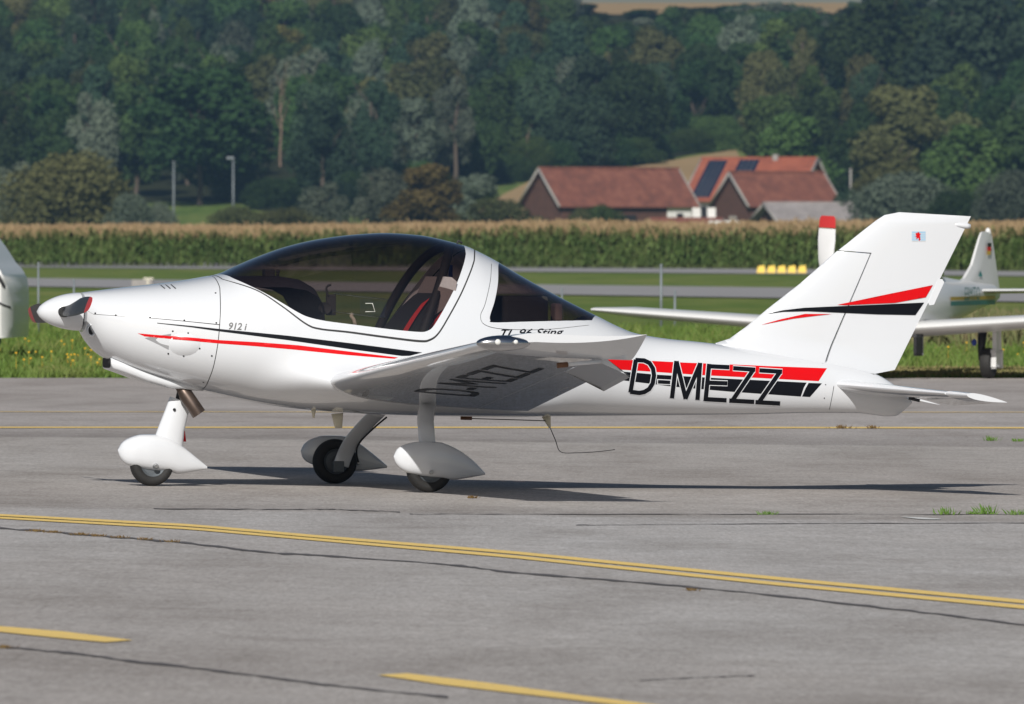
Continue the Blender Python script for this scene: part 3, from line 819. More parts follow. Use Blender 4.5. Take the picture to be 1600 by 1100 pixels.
def to_local(p):
    q = np.asarray(p) - ORG
    return np.stack([q[..., 0] * cT + q[..., 1] * sT, -q[..., 0] * sT + q[..., 1] * cT, q[..., 2]], -1)
CL = to_local(np.array([0, -D, H]))
def dl(px, py):
    d = ray(px, py)
    return np.stack([d[..., 0] * cT + d[..., 1] * sT, -d[..., 0] * sT + d[..., 1] * cT, d[..., 2]], -1)
def lp(px, py, y=0.0):
    """pixel -> local point on the plane local-y = y (negative y is the side facing the camera)"""
    d = dl(px, py); t = (np.asarray(y, float) - CL[1]) / d[..., 1]
    return CL + d * t[..., None]

def prof(pts, y=0.0):
    a = np.array(pts, float); p = lp(a[:, 0], a[:, 1], y)
    return p[:, 0], p[:, 2]

TOP = [(127,457),(150,454),(200,448),(270,440),(320,432),(345,427),(370,416),(400,403),(450,385),(500,373.5),(560,366),(600,364),(650,367),(700,377),(725,384),
       (745,393),(770,406),(800,424),(850,452),(900,478),(938,497),(960,508),(990,520),(1040,529),(1090,534),(1150,541),(1220,550),(1290,562),(1340,574),(1370,585),(1395,600),(1412,615),(1424,626)]
BOT = [(127,519),(135,533),(150,550),(170,563),(200,578),(250,595),(290,605),(330,614),(400,629),(450,637),(500,642),(600,648),(700,651),(800,652),(860,651),
       (1000,649.5),(1150,648),(1290,645),(1335,645),(1365,648),(1385,650.5),(1398,650),(1412,642),(1424,631)]
ut, wt_ = prof(TOP); ub, wb_ = prof(BOT)
fTop = pchip(ut, wt_); fBot = pchip(ub, wb_)
def upx(x, y=480): return float(lp(x, y, 0.0)[0])
def st(pairs): return pchip([upx(a) for a, _ in pairs], [b for _, b in pairs])
fB = st([(127,.165),(138,.215),(155,.265),(200,.345),(260,.41),(340,.485),(430,.55),(520,.58),(620,.58),(720,.55),(800,.49),(900,.385),(1000,.28),(1100,.22),(1200,.18),(1300,.135),(1380,.075),(1424,.012)])
fM = st([(127,.5),(200,.50),(340,.46),(450,.40),(620,.40),(800,.42),(950,.47),(1100,.5),(1424,.5)])
fNU = st([(127,2.0),(200,2.25),(340,2.3),(450,2.15),(700,2.1),(900,1.95),(1050,2.0),(1424,2.0)])
fNL = st([(127,2.0),(200,2.2),(340,2.35),(520,2.7),(700,2.8),(850,2.4),(1000,2.1),(1424,2.0)])
U0, U1 = upx(127), upx(1424)

# wing reference lines
RY, TY = 0.52, 4.02
rl = lp(506, 598, -RY); rt = lp(823, 643, -RY)
tl_ = lp(752, 538, -TY); tt = lp(988, 562, -TY)
def wing_ref(y):                       # leading and trailing edge at a spanwise station |y|
    k = (abs(y) - RY) / (TY - RY)
    return rl + (tl_ - rl) * k, rt + (tt - rt) * k

def bump(u, w):
    k = (u - rl[0]) / (rt[0] - rl[0])
    w0 = rl[2] + (rt[2] - rl[2]) * np.clip(k, -.1, 1.05) - .01
    win = smooth((k + .34) / .46) * (1 - smooth((k - .75) / .62))
    return .19 * win * np.exp(-((w - w0) / .11) ** 2)

def section(u, t):
    u = np.asarray(u, float); t = np.clip(np.asarray(t, float), 0, 1)
    top, bot, b, mf, nu, nl = fTop(u), fBot(u), fB(u), fM(u), fNU(u), fNL(u)
    wm = bot + (top - bot) * mf; ph = np.pi * t
    c = np.cos(ph); s = np.clip(np.sin(ph), 0, 1); up = c >= 0
    e = np.where(up, 2 / nu, 2 / nl); ca = np.abs(c) ** e; sa = s ** e
    w = np.where(up, wm + (top - wm) * ca, wm - (wm - bot) * ca)
    return b * sa + bump(u, w) * np.minimum(1, s * 2.5), w
def t_of(u, w):
    top, bot, mf, nu, nl = fTop(u), fBot(u), fM(u), fNU(u), fNL(u)
    wm = bot + (top - bot) * mf
    r = np.where(w >= wm, (w - wm) / np.maximum(top - wm, 1e-6), (wm - w) / np.maximum(wm - bot, 1e-6))
    r = np.clip(r, 0, 1); c = r ** (np.where(w >= wm, nu, nl) / 2)
    return np.where(w >= wm, np.arccos(c), np.pi - np.arccos(c)) / np.pi
def hw(u, w):
    return section(u, t_of(u, w))[0]

def on_fus(px, py, off=0.0):
    """pixel -> point on the near side of the fuselage skin"""
    px = np.asarray(px, float); py = np.asarray(py, float)
    y = np.full(px.shape, -.2)
    for _ in range(40):
        p = lp(px, py, y); y = y + .5 * (-(hw(p[..., 0], p[..., 2]) + off) - y)
    return lp(px, py, y)
def ut_of(pts):
    a = np.array(pts, float); p = on_fus(a[:, 0], a[:, 1])
    return np.stack([p[:, 0], t_of(p[:, 0], p[:, 2])], -1)

TS = 1.4                                # t is scaled so the chart is roughly isotropic
def chart(pts, n=6): 
    q = ut_of(smooth_line(pts, n)); q[:, 1] *= TS; return q

# outlines on the skin, traced on the near side and mirrored
gl_low = chart([(363.7,434.6),(387,444.8),(416,459),(442,474),(465.5,488),(483,495.7),(509,501.5),(553,507.3),(611,514.6),(654,518.6),(667.8,517),(678,508.8),(695.4,479.7),(713,444.8),(724.5,412.8),(728,397)])
g0, g1 = upx(340, 428), upx(719, 383)
glass_poly = np.vstack([[(g0, -.01)], [(g0 + .002, .04)], gl_low, [(g1 + .004, .05)], [(g1, -.01)]])
gap_mid = chart([(347,436),(400,453),(440,478),(478,506),(500,514),(545,519),(600,526.5),(655,533),(672,531),(685,521),(700,497),(720,460),(735,425),(741,407)])
h0, h1 = upx(331, 431), upx(735, 388)
gap_line = np.vstack([[(h0, -.02)], [(h0 + .003, .05)], gap_mid, [(h1 + .006, .06)], [(h1, -.02)]])
can_poly = np.vstack([gap_line])
rw_side = chart([(778.5,416),(778,442),(773,470),(766,492),(766,500),(772,503.8),(834.5,502.3),(925,500.5)], 5)
r0, r1 = upx(775, 409), upx(936, 497)
rw_poly = np.vstack([[(r0, -.01)], [(r0 + .004, .05)], rw_side, [(r1, -.01)]])
cowl_rear = chart([(343.5,450),(344.5,480),(343,510),(340,540),(333,575),(323,601)], 5)
cr_top, cr_bot = upx(325, 432), upx(309, 610)
cowl_line = np.vstack([[(cr_top, -.02)], [(cr_top + .008, .05)], cowl_rear, [(cr_bot, TS * .97)], [(cr_bot - .01, TS + .02)]])
split_line = np.vstack([[(U0 - .02, float(chart([(146,491),(150,491.4)])[0][1]))], chart([(146,491),(190,494),(240,497.5),(290,502),(344,507.5)], 5)])
tail_line = chart([(1303,603),(1301,615),(1296,640)], 4)
rwframe_line = chart([(768,412),(766,440),(758,475),(751,493),(757,507),(785,514),(850,515),(920,508)], 5)

lines = {'canopy': (gap_line, .008), 'cowl': (cowl_line, .005), 'split': (split_line, .006), 'tail': (tail_line, .004), 'rwf': (rwframe_line, .003)}
strips = [strip_poly(densify(l, .03, False), w) for l, w in lines.values()]

us = np.unique(np.concatenate([np.linspace(U0, U0 + .25, 16), np.linspace(U0 + .25, U1 - .1, 200), np.linspace(U1 - .1, U1, 8)]))
ts = np.linspace(0, 1, 57) * TS
G = np.array([(a, b) for a in us for b in ts])
border = [(U0, 0), (U1, 0), (U1, TS), (U0, TS)]
cv, cf = cdt(G, [densify(glass_poly, .02), densify(rw_poly, .02)] + strips, [])
cen = cv[cf].mean(1)
keep = (cen[:, 0] > U0) & (cen[:, 0] < U1) & (cen[:, 1] > 0) & (cen[:, 1] < TS)
cf = cf[keep]; cen = cen[keep]
reg = np.zeros(len(cf), int)                                  # 0 body
cowl_region = np.vstack([[(U0 - .1, -.02)], cowl_line, [(U0 - .1, TS + .02)]])
incowl = in_poly(cowl_region, cen[:, 0], cen[:, 1])
up_cowl = in_poly(np.vstack([[(U0 - .1, -.02)], [(cr_top + .1, -.02)], split_line[::-1] + [(.0, 0)], [(U0 - .1, split_line[0][1])]]), cen[:, 0], cen[:, 1])
reg[incowl & up_cowl] = 1; reg[incowl & ~up_cowl] = 2
reg[in_poly(can_poly, cen[:, 0], cen[:, 1])] = 3
reg[in_poly(glass_poly, cen[:, 0], cen[:, 1])] = 4
reg[in_poly(rw_poly, cen[:, 0], cen[:, 1])] = 5
for k_, s_ in enumerate(strips): reg[in_poly(s_, cen[:, 0], cen[:, 1]) & (reg != 4) & (reg != 5) & (reg < 6)] = 6 + k_
def p3(u, t): 
    y, w = section(u, t); return np.stack([u, -y, w], -1)
def fus_part(name, r, m, inset=0.0):
    f = cf[reg == r]; ids = np.unique(f); mp = -np.ones(len(cv), int); mp[ids] = np.arange(len(ids))
    uu = np.clip(cv[ids, 0], U0, U1); tt_ = np.clip(cv[ids, 1] / TS, 0, 1)
    P = p3(uu, tt_)
    e = 2e-3; ta = np.clip(tt_, e, 1 - e); ua = np.clip(uu, U0 + e, U1 - e)
    Nn = np.cross(p3(ua + e, ta) - p3(ua - e, ta), p3(ua, np.minimum(ta + e, 1)) - p3(ua, np.maximum(ta - e, 0)))
    Nn /= np.linalg.norm(Nn, axis=1, keepdims=True) + 1e-12
    outward = np.stack([np.zeros(len(P)), P[:, 1], P[:, 2] - (fTop(uu) + fBot(uu)) / 2], -1)
    Nn *= np.sign((Nn * outward).sum(1, keepdims=True) + 1e-9)
    seam = (tt_ <= 1e-6) | (tt_ >= 1 - 1e-6)
    Nn[seam, 1] = 0; Nn /= np.linalg.norm(Nn, axis=1, keepdims=True) + 1e-12
    P = P - Nn * inset
    P[seam, 1] = 0
    n = len(P); mir = np.arange(n) + n; mir[seam] = np.arange(n)[seam]
    P2 = P * [1, -1, 1]; N2 = Nn * [1, -1, 1]
    fa = mp[f]
    v0, v1, v2 = P[fa[:, 0]], P[fa[:, 1]], P[fa[:, 2]]
    fn = np.cross(v1 - v0, v2 - v0); flip = (fn * Nn[fa].sum(1)).sum(1) < 0
    fa[flip] = fa[flip][:, ::-1]
    fb = mir[fa][:, ::-1]
    V = np.vstack([P, P2]); NN = np.vstack([Nn, N2]); Fs = np.vstack([fa, fb])
    used = np.unique(Fs); mp2 = -np.ones(len(V), int); mp2[used] = np.arange(len(used))
    return mesh_obj(name, V[used], mp2[Fs].tolist(), m, plane, True, NN[used])

body = fus_part('fuselage', 0, M['white'])
fus_part('upper_cowling', 1, M['white'])
fus_part('lower_cowling', 2, M['white'])
frame = fus_part('canopy_frame', 3, M['white'])
tag(fus_part('canopy_glass', 4, M['tint']), 'smoke tinted bubble canopy glass')
tag(fus_part('rear_window', 5, M['tint']), 'smoke tinted rear quarter window')
for k_ in range(len(strips)): fus_part('panel_gap', 6 + k_, M['gap'], .0012)
# front face of the cowling behind the spinner
yy, ww = section(np.full(25, U0), np.linspace(0, 1, 25))
ringv = [(U0, -a, b) for a, b in zip(yy, ww)] + [(U0, a, b) for a, b in list(zip(yy, ww))[-2:0:-1]]
mesh_obj('cowling_nose_plate', ringv, [tuple(range(len(ringv)))], M['white'], plane, False)

# ---- decals laid on a skin
def decal(name, polys, surf, m, step=3.0, off=.0012, parent=None, space='px'):
    polys = [densify(p, step) for p in polys]
    al = np.vstack(polys); lo, hi = al.min(0), al.max(0)
    gxs = np.arange(lo[0], hi[0], step); gys = np.arange(lo[1], hi[1], step)
    G_ = np.array([(a, b) for a in gxs for b in gys]) if len(gxs) and len(gys) else np.zeros((0, 2))
    if len(G_):
        k = np.zeros(len(G_), bool)
        for p in polys: k |= in_poly(p, G_[:, 0], G_[:, 1])
        G_ = G_[k]
    v, f = cdt(G_, polys)
    c = v[f].mean(1); k = np.zeros(len(f), bool)
    for p in polys: k |= in_poly(p, c[:, 0], c[:, 1])
    f = f[k]; ids = np.unique(f); mp = np.zeros(len(v), int); mp[ids] = np.arange(len(ids))
    P = surf(v[ids, 0], v[ids, 1], off)
    f = mp[f]
    n = np.cross(P[f[:, 1]] - P[f[:, 0]], P[f[:, 2]] - P[f[:, 0]])
    fl = n[:, 1] > 0
    f[fl] = f[fl][:, ::-1]
    return mesh_obj(name, P, f.tolist(), m, parent or plane)

def z8(pts): return [(940 + a / 4.4444, 540 + b / 4.4444) for a, b in pts]
decal('red_stripe', [[(215,520.8),(240,523),(300,527.6),(338.8,531),(343,531.4),(400,534.5),(465.5,539.4),(560,551),(622,558.6),(616,560.6),(540,554.5),(460,546.3),(400,541),(343,536.8),(300,532.8),(226,525.6)]], on_fus, M['red'])
decal('black_stripe', [[(245,504.2),(300,509.2),(343,514.0),(450,524.5),(550,536.5),(660,550.8),(640,556),(628,556.2),(550,546),(450,531.5),(343,517.8),(300,511.6),(246,505.4)]], on_fus, M['black'])
decal('red_tail_stripe', [z8([(20,92),(230,100),(560,117),(880,130),(1200,144),(1565,157),(1507,247),(1100,225),(700,205),(200,171),(120,166)])], on_fus, M['red'])
decal('black_tail_stripe', [z8([(100,176),(400,203),(880,230),(1424,257),(1405,290),(1383,354),(900,320),(500,285),(140,240)]), z8([(1438,259),(1530,262),(1447,357),(1392,354),(1415,300)])], on_fus, M['black'])
def strokes(segs, w):
    out = []
    for (ax, ay), (bx, by) in segs:
        a = np.array([ax, ay], float); b = np.array([bx, by], float); d = (b - a) / np.hypot(*(b - a)); n = np.array([-d[1], d[0]])
        a = a - d * w * .12; b = b + d * w * .12
        out.append(z8([a + n * w / 2, b + n * w / 2, b - n * w / 2, a - n * w / 2]))
    return out
Dl = [(238,100),(295,103),(333,121),(357,160),(364,208),(355,262),(330,302),(297,322),(262,329),(201,321),(238,100)]
reg_segs = [(Dl[i], Dl[i + 1]) for i in range(len(Dl) - 1)]
M_ = [((519,110),(489,362)),((521,112),(583,366)),((583,366),(684,126)),((684,123),(666,374))]
E_ = [((747,130),(722,382)),((735,143),(884,150)),((735,257),(870,262)),((722,372),(864,380))]
Z1 = [((917,157),(1064,167)),((1050,172),(908,382)),((890,382),(1056,391))]
Z2 = [((1099,172),(1250,181)),((1236,186),(1092,394)),((1072,393),(1236,402))]
allseg = reg_segs + M_ + E_ + Z1 + Z2
dash = [z8([(392,238),(478,243),(476,268),(390,264)])]
decal('registration_outline', strokes(allseg, 41) + [z8([(386,232),(484,237),(482,274),(384,270)])], on_fus, M['white'], 2.5, .0020)
tag(decal('registration_letters', strokes(allseg, 30.5) + dash, on_fus, M['black'], 2.5, .0030), 'black registration letters D-MEZZ with white outline')

def text_polys(txt, shear=0.0, font_space=1.0, bold=0.0):
    cu = bpy.data.curves.new('t', 'FONT'); cu.body = txt; cu.size = 1.0; cu.shear = shear; cu.space_character = font_space; cu.resolution_u = 3
    cu.offset = bold
    o = bpy.data.objects.new('t', cu); C.objects.link(o)
    dg = bpy.context.evaluated_depsgraph_get(); me = bpy.data.meshes.new_from_object(o.evaluated_get(dg))
    v = np.array([q.co[:2] for q in me.vertices]); f = [tuple(p.vertices) for p in me.polygons]
    bpy.data.objects.remove(o); bpy.data.curves.remove(cu); bpy.data.meshes.remove(me)
    return v, f
def text_decal(name, txt, x0, y0, x1, y1, hgt, surf, m, shear=.25, off=.0015, bold=0.0, subdiv=0):
    v, f = text_polys(txt, shear, 1.0, bold)
    v = v - v.min(0); W = v[:, 0].max(); Hh = v[:, 1].max()
    d = np.array([x1 - x0, y1 - y0])
    P = np.array([x0, y0]) + np.outer(v[:, 0] / W, d) + np.outer(v[:, 1] / Hh * hgt, [0, -1])
    bm = bmesh.new(); bv = [bm.verts.new((*p, 0)) for p in P]
    for q in f:
        try: bm.faces.new([bv[i] for i in q])
        except ValueError: pass
    bmesh.ops.triangulate(bm, faces=bm.faces)
    if subdiv: bmesh.ops.subdivide_edges(bm, edges=bm.edges, cuts=subdiv, use_grid_fill=True)
    q = np.array([v_.co[:2] for v_ in bm.verts]); bm.verts.index_update()
    fs = [tuple(v_.index for v_ in fc.verts) for fc in bm.faces]; bm.free()
    P3 = surf(q[:, 0], q[:, 1], off)
    fs2 = []
    for t_ in fs:
        n = np.cross(P3[t_[1]] - P3[t_[0]], P3[t_[2]] - P3[t_[0]])
        fs2.append(t_[::-1] if n[1] > 0 else t_)
    return mesh_obj(name, P3, fs2, m, plane)
text_decal('engine_lettering', '912 i', 357.5, 515, 386, 516.5, 11.5, on_fus, M['grey_text'], .25, bold=.02)
text_decal('type_lettering', 'TL 96 Sting', 783, 530, 881, 527.8, 15.5, on_fus, M['black'], .40, bold=.015)

# ---- screws and louvres
def screw(px, py, r=.006):
    p = on_fus(np.array([px]), np.array([py]))[0]
    return lathe('screw', [(-.003, 0.0), (-.003, r * .8), (0, r), (.004, r), (.004, 0.0)], M['darkmetal'], plane, p, 'Y', 8)
for s_ in [(149,489.5),(181,492.5),(234.5,496),(288,500.5),(338,504.5),(337,458),(331,556),(318,597),(294,520.5),(270,517.5),(312,544.5),(287,556),(263,552.5),(1290,601),(1288,622)]:
    screw(*s_, r=.006 if s_[0] < 1000 else .004)
for x0 in (249, 257.5, 266):
    decal('cooling_louvre', [[(x0, 444.5), (x0 + 1.6, 444), (x0 + 9.5, 450.5), (x0 + 8, 451.5)]], on_fus, M['gap'], 2, .001)

# ---- cowling details: cheek inlet, oil cooler outlet, chin duct
def ring_on(px, py, rx, ry, name, m, depth):
    p = on_fus(np.array([px]), np.array([py]))[0]
    n = 24; V = []; Fc = []
    for k, (s, d) in enumerate([(1.5, .004), (1.3, depth), (1.0, depth + .003), (.96, .002), (.9, -.015)]):
        for j in range(n):
            a = 2 * math.pi * j / n
            V.append((p[0] + math.cos(a) * rx * s, p[1] - d, p[2] + math.sin(a) * ry * s))
    for k in range(4):
        for j in range(n): Fc.append((k*n + j, k*n + (j+1) % n, (k+1)*n + (j+1) % n, (k+1)*n + j))
    o = mesh_obj(name, V, Fc, m, plane)
    i = mesh_obj('inlet_hole', [V[4*n + j] for j in range(n)], [tuple(range(n))], M['gap'], o, False)
    i.data.transform(Matrix.Translation((0, -.018, 0)))
    return o
ring_on(142, 516, .022, .030, 'cheek_inlet', M['white'], .022)
# oil cooler outlet blister
A_ = [(268,522),(300,520),(312,528),(310,542),(296,555),(276,556),(264,548)]
bl = on_fus(np.array([288.]), np.array([538.]))[0]
V = []; Fc = []
for i in range(9):
    for j in range(16):
        s = (i + 1) / 9
        px = 288 + math.cos(j / 16 * 2 * math.pi) * 25 * s; py = 538 + math.sin(j / 16 * 2 * math.pi) * 18 * s
        q = on_fus(np.array([px]), np.array([py]))[0]
        V.append((q[0], q[1] - .018 * (1 - s ** 2.2) - .0008, q[2]))
V.append(tuple(on_fus(np.array([288.]), np.array([538.]))[0] - [0, .0188, 0]))
for i in range(8):
    for j in range(16): Fc.append((i*16+j, i*16+(j+1) % 16, (i+1)*16+(j+1) % 16, (i+1)*16+j))
for j in range(16): Fc.append((len(V)-1, (j+1) % 16, j))
mesh_obj('cooler_blister', V, Fc, M['white'], plane)
decal('red_stripe', [[(268,524.9),(312,528.5),(313,533.6),(270,530.0)]], lambda a, b, o: on_fus(a, b, o) - np.stack([0*a, .018*(1-np.clip(np.hypot((a-288)/25, (b-538)/18), 0, 1)**2.2), 0*a], -1), M['red'], 2, .0034)
# flat grey triangle on the skin, painted as the shade inside a sunken duct
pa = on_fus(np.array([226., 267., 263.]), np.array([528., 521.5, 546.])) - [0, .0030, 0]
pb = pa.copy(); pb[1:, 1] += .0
mesh_obj('duct_shade', pa - [0, .0005, 0], [(0, 2, 1)], mat('duct_shadow_grey', (.30, .30, .31), .6), plane, False)
pc = on_fus(np.array([226., 267., 263., 255.]), np.array([528., 521.5, 546., 541.])) - [0, .004, 0]
# chin duct
sec = []
for px, yt, yb, hwid in [(167,562,577,.12),(185,569,583,.145),(220,585,596,.165),(255,596,606,.17),(290,604,610,.15),(312,609,611.5,.10)]:
    a = lp(px, yt - 6, 0); b = lp(px, yb, 0); sec.append((a[0], a[2], b[2], hwid))
V = []; Fc = []; n = 20
for u, z1, z0, h_ in sec:
    for j in range(n):
        a = 2 * math.pi * j / n; c, s = math.cos(a), math.sin(a)
        V.append((u, math.copysign(abs(c) ** .45, c) * h_, (z0 + z1) / 2 + math.copysign(abs(s) ** .55, s) * (z1 - z0) / 2))
for i in range(len(sec) - 1):
    for j in range(n): Fc.append((i*n+j, i*n+(j+1) % n, (i+1)*n+(j+1) % n, (i+1)*n+j))
Fc.append(tuple(range((len(sec)-1)*n, len(sec)*n)))
chin = mesh_obj('chin_duct', V, Fc, M['white'], plane)
inl = [(sec[0][0] - .002, v[1] * .93, (v[2] - (sec[0][1]+sec[0][2])/2) * .8 + (sec[0][1]+sec[0][2])/2) for v in V[:n]]
mesh_obj('inlet_hole', inl, [tuple(range(n))], M['gap'], chin, False)
mesh_obj('inlet_lip', V[:n] + inl, [(j, (j+1) % n, n+(j+1) % n, n+j) for j in range(n)], M['white'], chin)
pq = on_fus(np.array([184.]), np.array([572.]))[0]
b_ = box('side_inlet', pq[0] - .062, pq[0] + .006, pq[1] - .012, pq[1] + .05, pq[2] - .014, pq[2] + .014, M['gap'], chin, .004)

# ---- spinner and propeller
HUB = lp(90, 486.5, 0)
tip = lp(57, 487.5, 0)
Ls = U0 - .012 - tip[0]; rs = .118
spin = lathe('spinner', [(0, .0)] + [(Ls * k / 14, rs * (1 - (1 - k / 14) ** 1.9) ** .62) for k in range(1, 15)] + [(Ls + .002, rs * .96), (Ls + .002, 0)], M['white'], plane, (tip[0], 0, tip[2] + .002), 'X', 40)
lathe('spinner_back_plate', [(0, 0), (0, .085), (.02, .085), (.02, 0)], M['darkmetal'], plane, (U0 - .011, 0, tip[2] + .002), 'X', 24)
def blade(sgn, droop):
    V = []; n = 14; Vr = []
    st_ = [(.06,.05,.05,62),(.12,.055,.045,58),(.17,.085,.032,50),(.24,.125,.024,43),(.38,.138,.018,33),(.55,.128,.013,26),(.68,.112,.010,22),(.715,.107,.010,21),(.76,.098,.009,20),(.80,.082,.007,20),(.82,.05,.004,20)]
    cu = HUB[0] + .015
    for r, ch, th, pit in st_:
        a = R(pit) * sgn
        for j in range(n):
            t = 2 * math.pi * j / n
            x, z = math.cos(t) * ch / 2 + .012, math.sin(t) * th / 2 * (1 if r > .15 else 1.0)
            # chord direction: mix of vertical (rotation plane) and axial
            du = x * math.sin(a) + z * math.cos(a); dz = x * math.cos(a) - z * math.sin(a)
            V.append((cu + du * 1.0, -sgn * r, tip[2] + .002 + dz + sgn * r * droop))
    k = len(st_)
    Fc = [(i*n+j, i*n+(j+1) % n, (i+1)*n+(j+1) % n, (i+1)*n+j) for i in range(k-1) for j in range(n)]
    Fc.append(tuple(range((k-1)*n, k*n)))
    ntip = 7
    f1 = [f for f in Fc if min(f) < ntip * n and len(f) == 4 and max(f) < (ntip + 1) * n]; f2 = [f for f in Fc if f not in f1]
    def sub(name, fs, m, par):
        ids = sorted({i for f in fs for i in f}); mp = {a: b for b, a in enumerate(ids)}
        bm = bmesh.new(); bv = [bm.verts.new(V[i]) for i in ids]
        for f in fs: bm.faces.new([bv[mp[i]] for i in f])
        bmesh.ops.recalc_face_normals(bm, faces=bm.faces)
        return bm_obj(name, bm, m, par, True, 50)
    b = sub('propeller_blade', f1, M['blade'], plane)
    tag(sub('blade_tip', f2, M['bladered'], b), 'red painted blade tip')
    lathe('blade_root', [(-.03, .0), (-.03, .034), (.02, .034), (.02, 0)], M['gap'], b, (cu, -sgn * .115, tip[2] + .002), 'Y', 18)
blade(1, .05); blade(-1, .05)

# ---- wings
def airfoil(n=22, thick=.14, camber=.025):
    x = .5 * (1 - np.cos(np.linspace(0, np.pi, n)))
    yt = 5 * thick * (.2969*np.sqrt(x) - .126*x - .3516*x**2 + .2843*x**3 - .1036*x**4)
    yc = np.where(x < .4, camber/.16*(.8*x - x*x), camber/.36*(.2 + .8*x - x*x))
    return x, yc + yt, yc - yt
def wing_pt(y, c, side, sgn, thick=.145):
    """point on the wing: |y|, chord fraction, side +1 upper/-1 lower, sgn -1 near wing"""
    le, te = wing_ref(y); k = np.clip((abs(y) - RY) / (TY - RY), 0, 1)
    x = np.asarray(c, float); th = thick - .03 * k
    yt = 5 * th * (.2969*np.sqrt(np.maximum(x, 0)) - .126*x - .3516*x**2 + .2843*x**3 - .1036*x**4)
    yc = np.where(x < .4, .02/.16*(.8*x - x*x), .02/.36*(.2 + .8*x - x*x))
    ch = te[0] - le[0]
    u = le[0] + (te[0] - le[0]) * x; w = le[2] + (te[2] - le[2]) * x + (yc + side * yt) * ch
    return np.stack([u, sgn * np.abs(y) * np.ones_like(u), w], -1)
def wing_mesh(name, ys, c0, c1, sgn, m, parent, n=26, xf=None, capends=True):
    bm = bmesh.new(); rows = []
    for y in ys:
        cc = c0 + (c1 - c0) * .5 * (1 - np.cos(np.linspace(0, np.pi, n)))
        up = wing_pt(y, cc[::-1], 1, sgn); lo = wing_pt(y, cc, -1, sgn)
        pts = np.vstack([up, lo[1:-1] if c0 == 0 and c1 == 1 else (lo[1:] if c0 == 0 else lo)])
        if xf is not None: pts = np.array([xf(p, y) for p in pts])
        rows.append([bm.verts.new(p) for p in pts])
    k = len(rows[0])
    for a, b in zip(rows[:-1], rows[1:]):
        for j in range(k): bm.faces.new((a[j], a[(j+1) % k], b[(j+1) % k], b[j]))
    if capends:
        bm.faces.new(rows[0][::-1]); bm.faces.new(rows[-1])
    bmesh.ops.recalc_face_normals(bm, faces=bm.faces)
    return bm_obj(name, bm, m, parent, True, 35)
for sgn in (-1, 1):
    w_ = wing_mesh('wing', np.linspace(.25, 3.98, 16), 0, .745, sgn, M['white'], plane)
    wing_mesh('flap', np.linspace(.56, 3.14, 12), .752, 1.0, sgn, M['white'], plane)
    dr = R(22)
    def rot(p, y, sgn=sgn, dr=dr):
        hgp = (wing_pt(y, np.array([.76]), 1, sgn)[0] + wing_pt(y, np.array([.76]), -1, sgn)[0]) / 2
        du, dw = p[0] - hgp[0], p[2] - hgp[2]
        a = dr if sgn < 0 else -dr * .8
        return (hgp[0] + du * math.cos(a) + dw * math.sin(a), p[1], hgp[2] - du * math.sin(a) + dw * math.cos(a))
    wing_mesh('aileron', np.linspace(3.155, 3.965, 6), .765, 1.03, sgn, M['white'], plane, xf=rot)
    # upswept tip
    def curl(p, y):
        k = max(0, (y - 3.99) / .24); le, te = wing_ref(y); c = (p[0] - le[0]) / (te[0] - le[0])
        mid = le[2] + (te[2] - le[2]) * c
        th_ = math.sqrt(max(0, 1 - (k * .86) ** 2))
        return (p[0] + .05 * k * c, p[1], mid + (p[2] - mid) * th_ + (.040 * float(smooth(c / .3)) + .09 * max(c, 0) ** 3) * k ** 1.25)
    wing_mesh('wing_tip', [3.985, 4.02, 4.06, 4.10, 4.14, 4.18, 4.21, 4.23], 0, 1.0, sgn, M['white'], plane, xf=curl)
# navigation light on the near tip
nl = lp(789, 536, -4.24)
def ellipsoid(name, c, r, m, parent, nu=16, nv=24, sq=1.0):
    V = []; Fc = []
    for i in range(nu + 1):
        a = math.pi * i / nu
        for j in range(nv):
            b = 2 * math.pi * j / nv
            V.append((c[0] + r[0] * math.cos(a), c[1] + r[1] * math.sin(a) * math.cos(b), c[2] + r[2] * math.sin(a) * math.sin(b)))
    for i in range(nu):
        for j in range(nv): Fc.append((i*nv+j, i*nv+(j+1) % nv, (i+1)*nv+(j+1) % nv, (i+1)*nv+j))
    bm = bmesh.new(); bv = [bm.verts.new(v) for v in V]
    for f in Fc: bm.faces.new([bv[i] for i in f])
    bmesh.ops.remove_doubles(bm, verts=bm.verts, dist=1e-6); bmesh.ops.recalc_face_normals(bm, faces=bm.faces)
    return bm_obj(name, bm, m, parent, True)
light = ellipsoid('navigation_light', (nl[0], nl[1] + .035, nl[2]), (.165, .055, .046), M['chrome'], plane)
light.rotation_euler = (0, 0, 0)
for q, r_ in ((778, .018), (806, .014)):
    p = lp(q, 534.5, -4.27); ellipsoid('lamp', p, (r_, .012, r_), M['lamp'], light, 8, 12)
# registration under the near wing
def under(px, py, off):
    """text chart: px = span position, py = chord fraction"""
    out = []
    for a, b in zip(px, py): out.append(wing_pt(a, np.array([b]), -1, -1)[0] - [0, 0, off])
    return np.array(out)
v, f = text_polys('D-MEZZ', 0, 1.05)
v = v - v.min(0); W_, H_ = v.max(0)
bm = bmesh.new(); bv = [bm.verts.new((1.35 + a / W_ * 1.95, .60 - b / H_ * .32, 0)) for a, b in v]
for q in f: bm.faces.new([bv[i] for i in q])
bmesh.ops.triangulate(bm, faces=bm.faces); bmesh.ops.subdivide_edges(bm, edges=bm.edges, cuts=2, use_grid_fill=True)
bm.verts.index_update(); q = np.array([x.co[:2] for x in bm.verts]); fs = [tuple(x.index for x in fc.verts) for fc in bm.faces]; bm.free()
mesh_obj('underwing_registration', under(q[:, 0], q[:, 1], .003), fs, M['black'], plane)
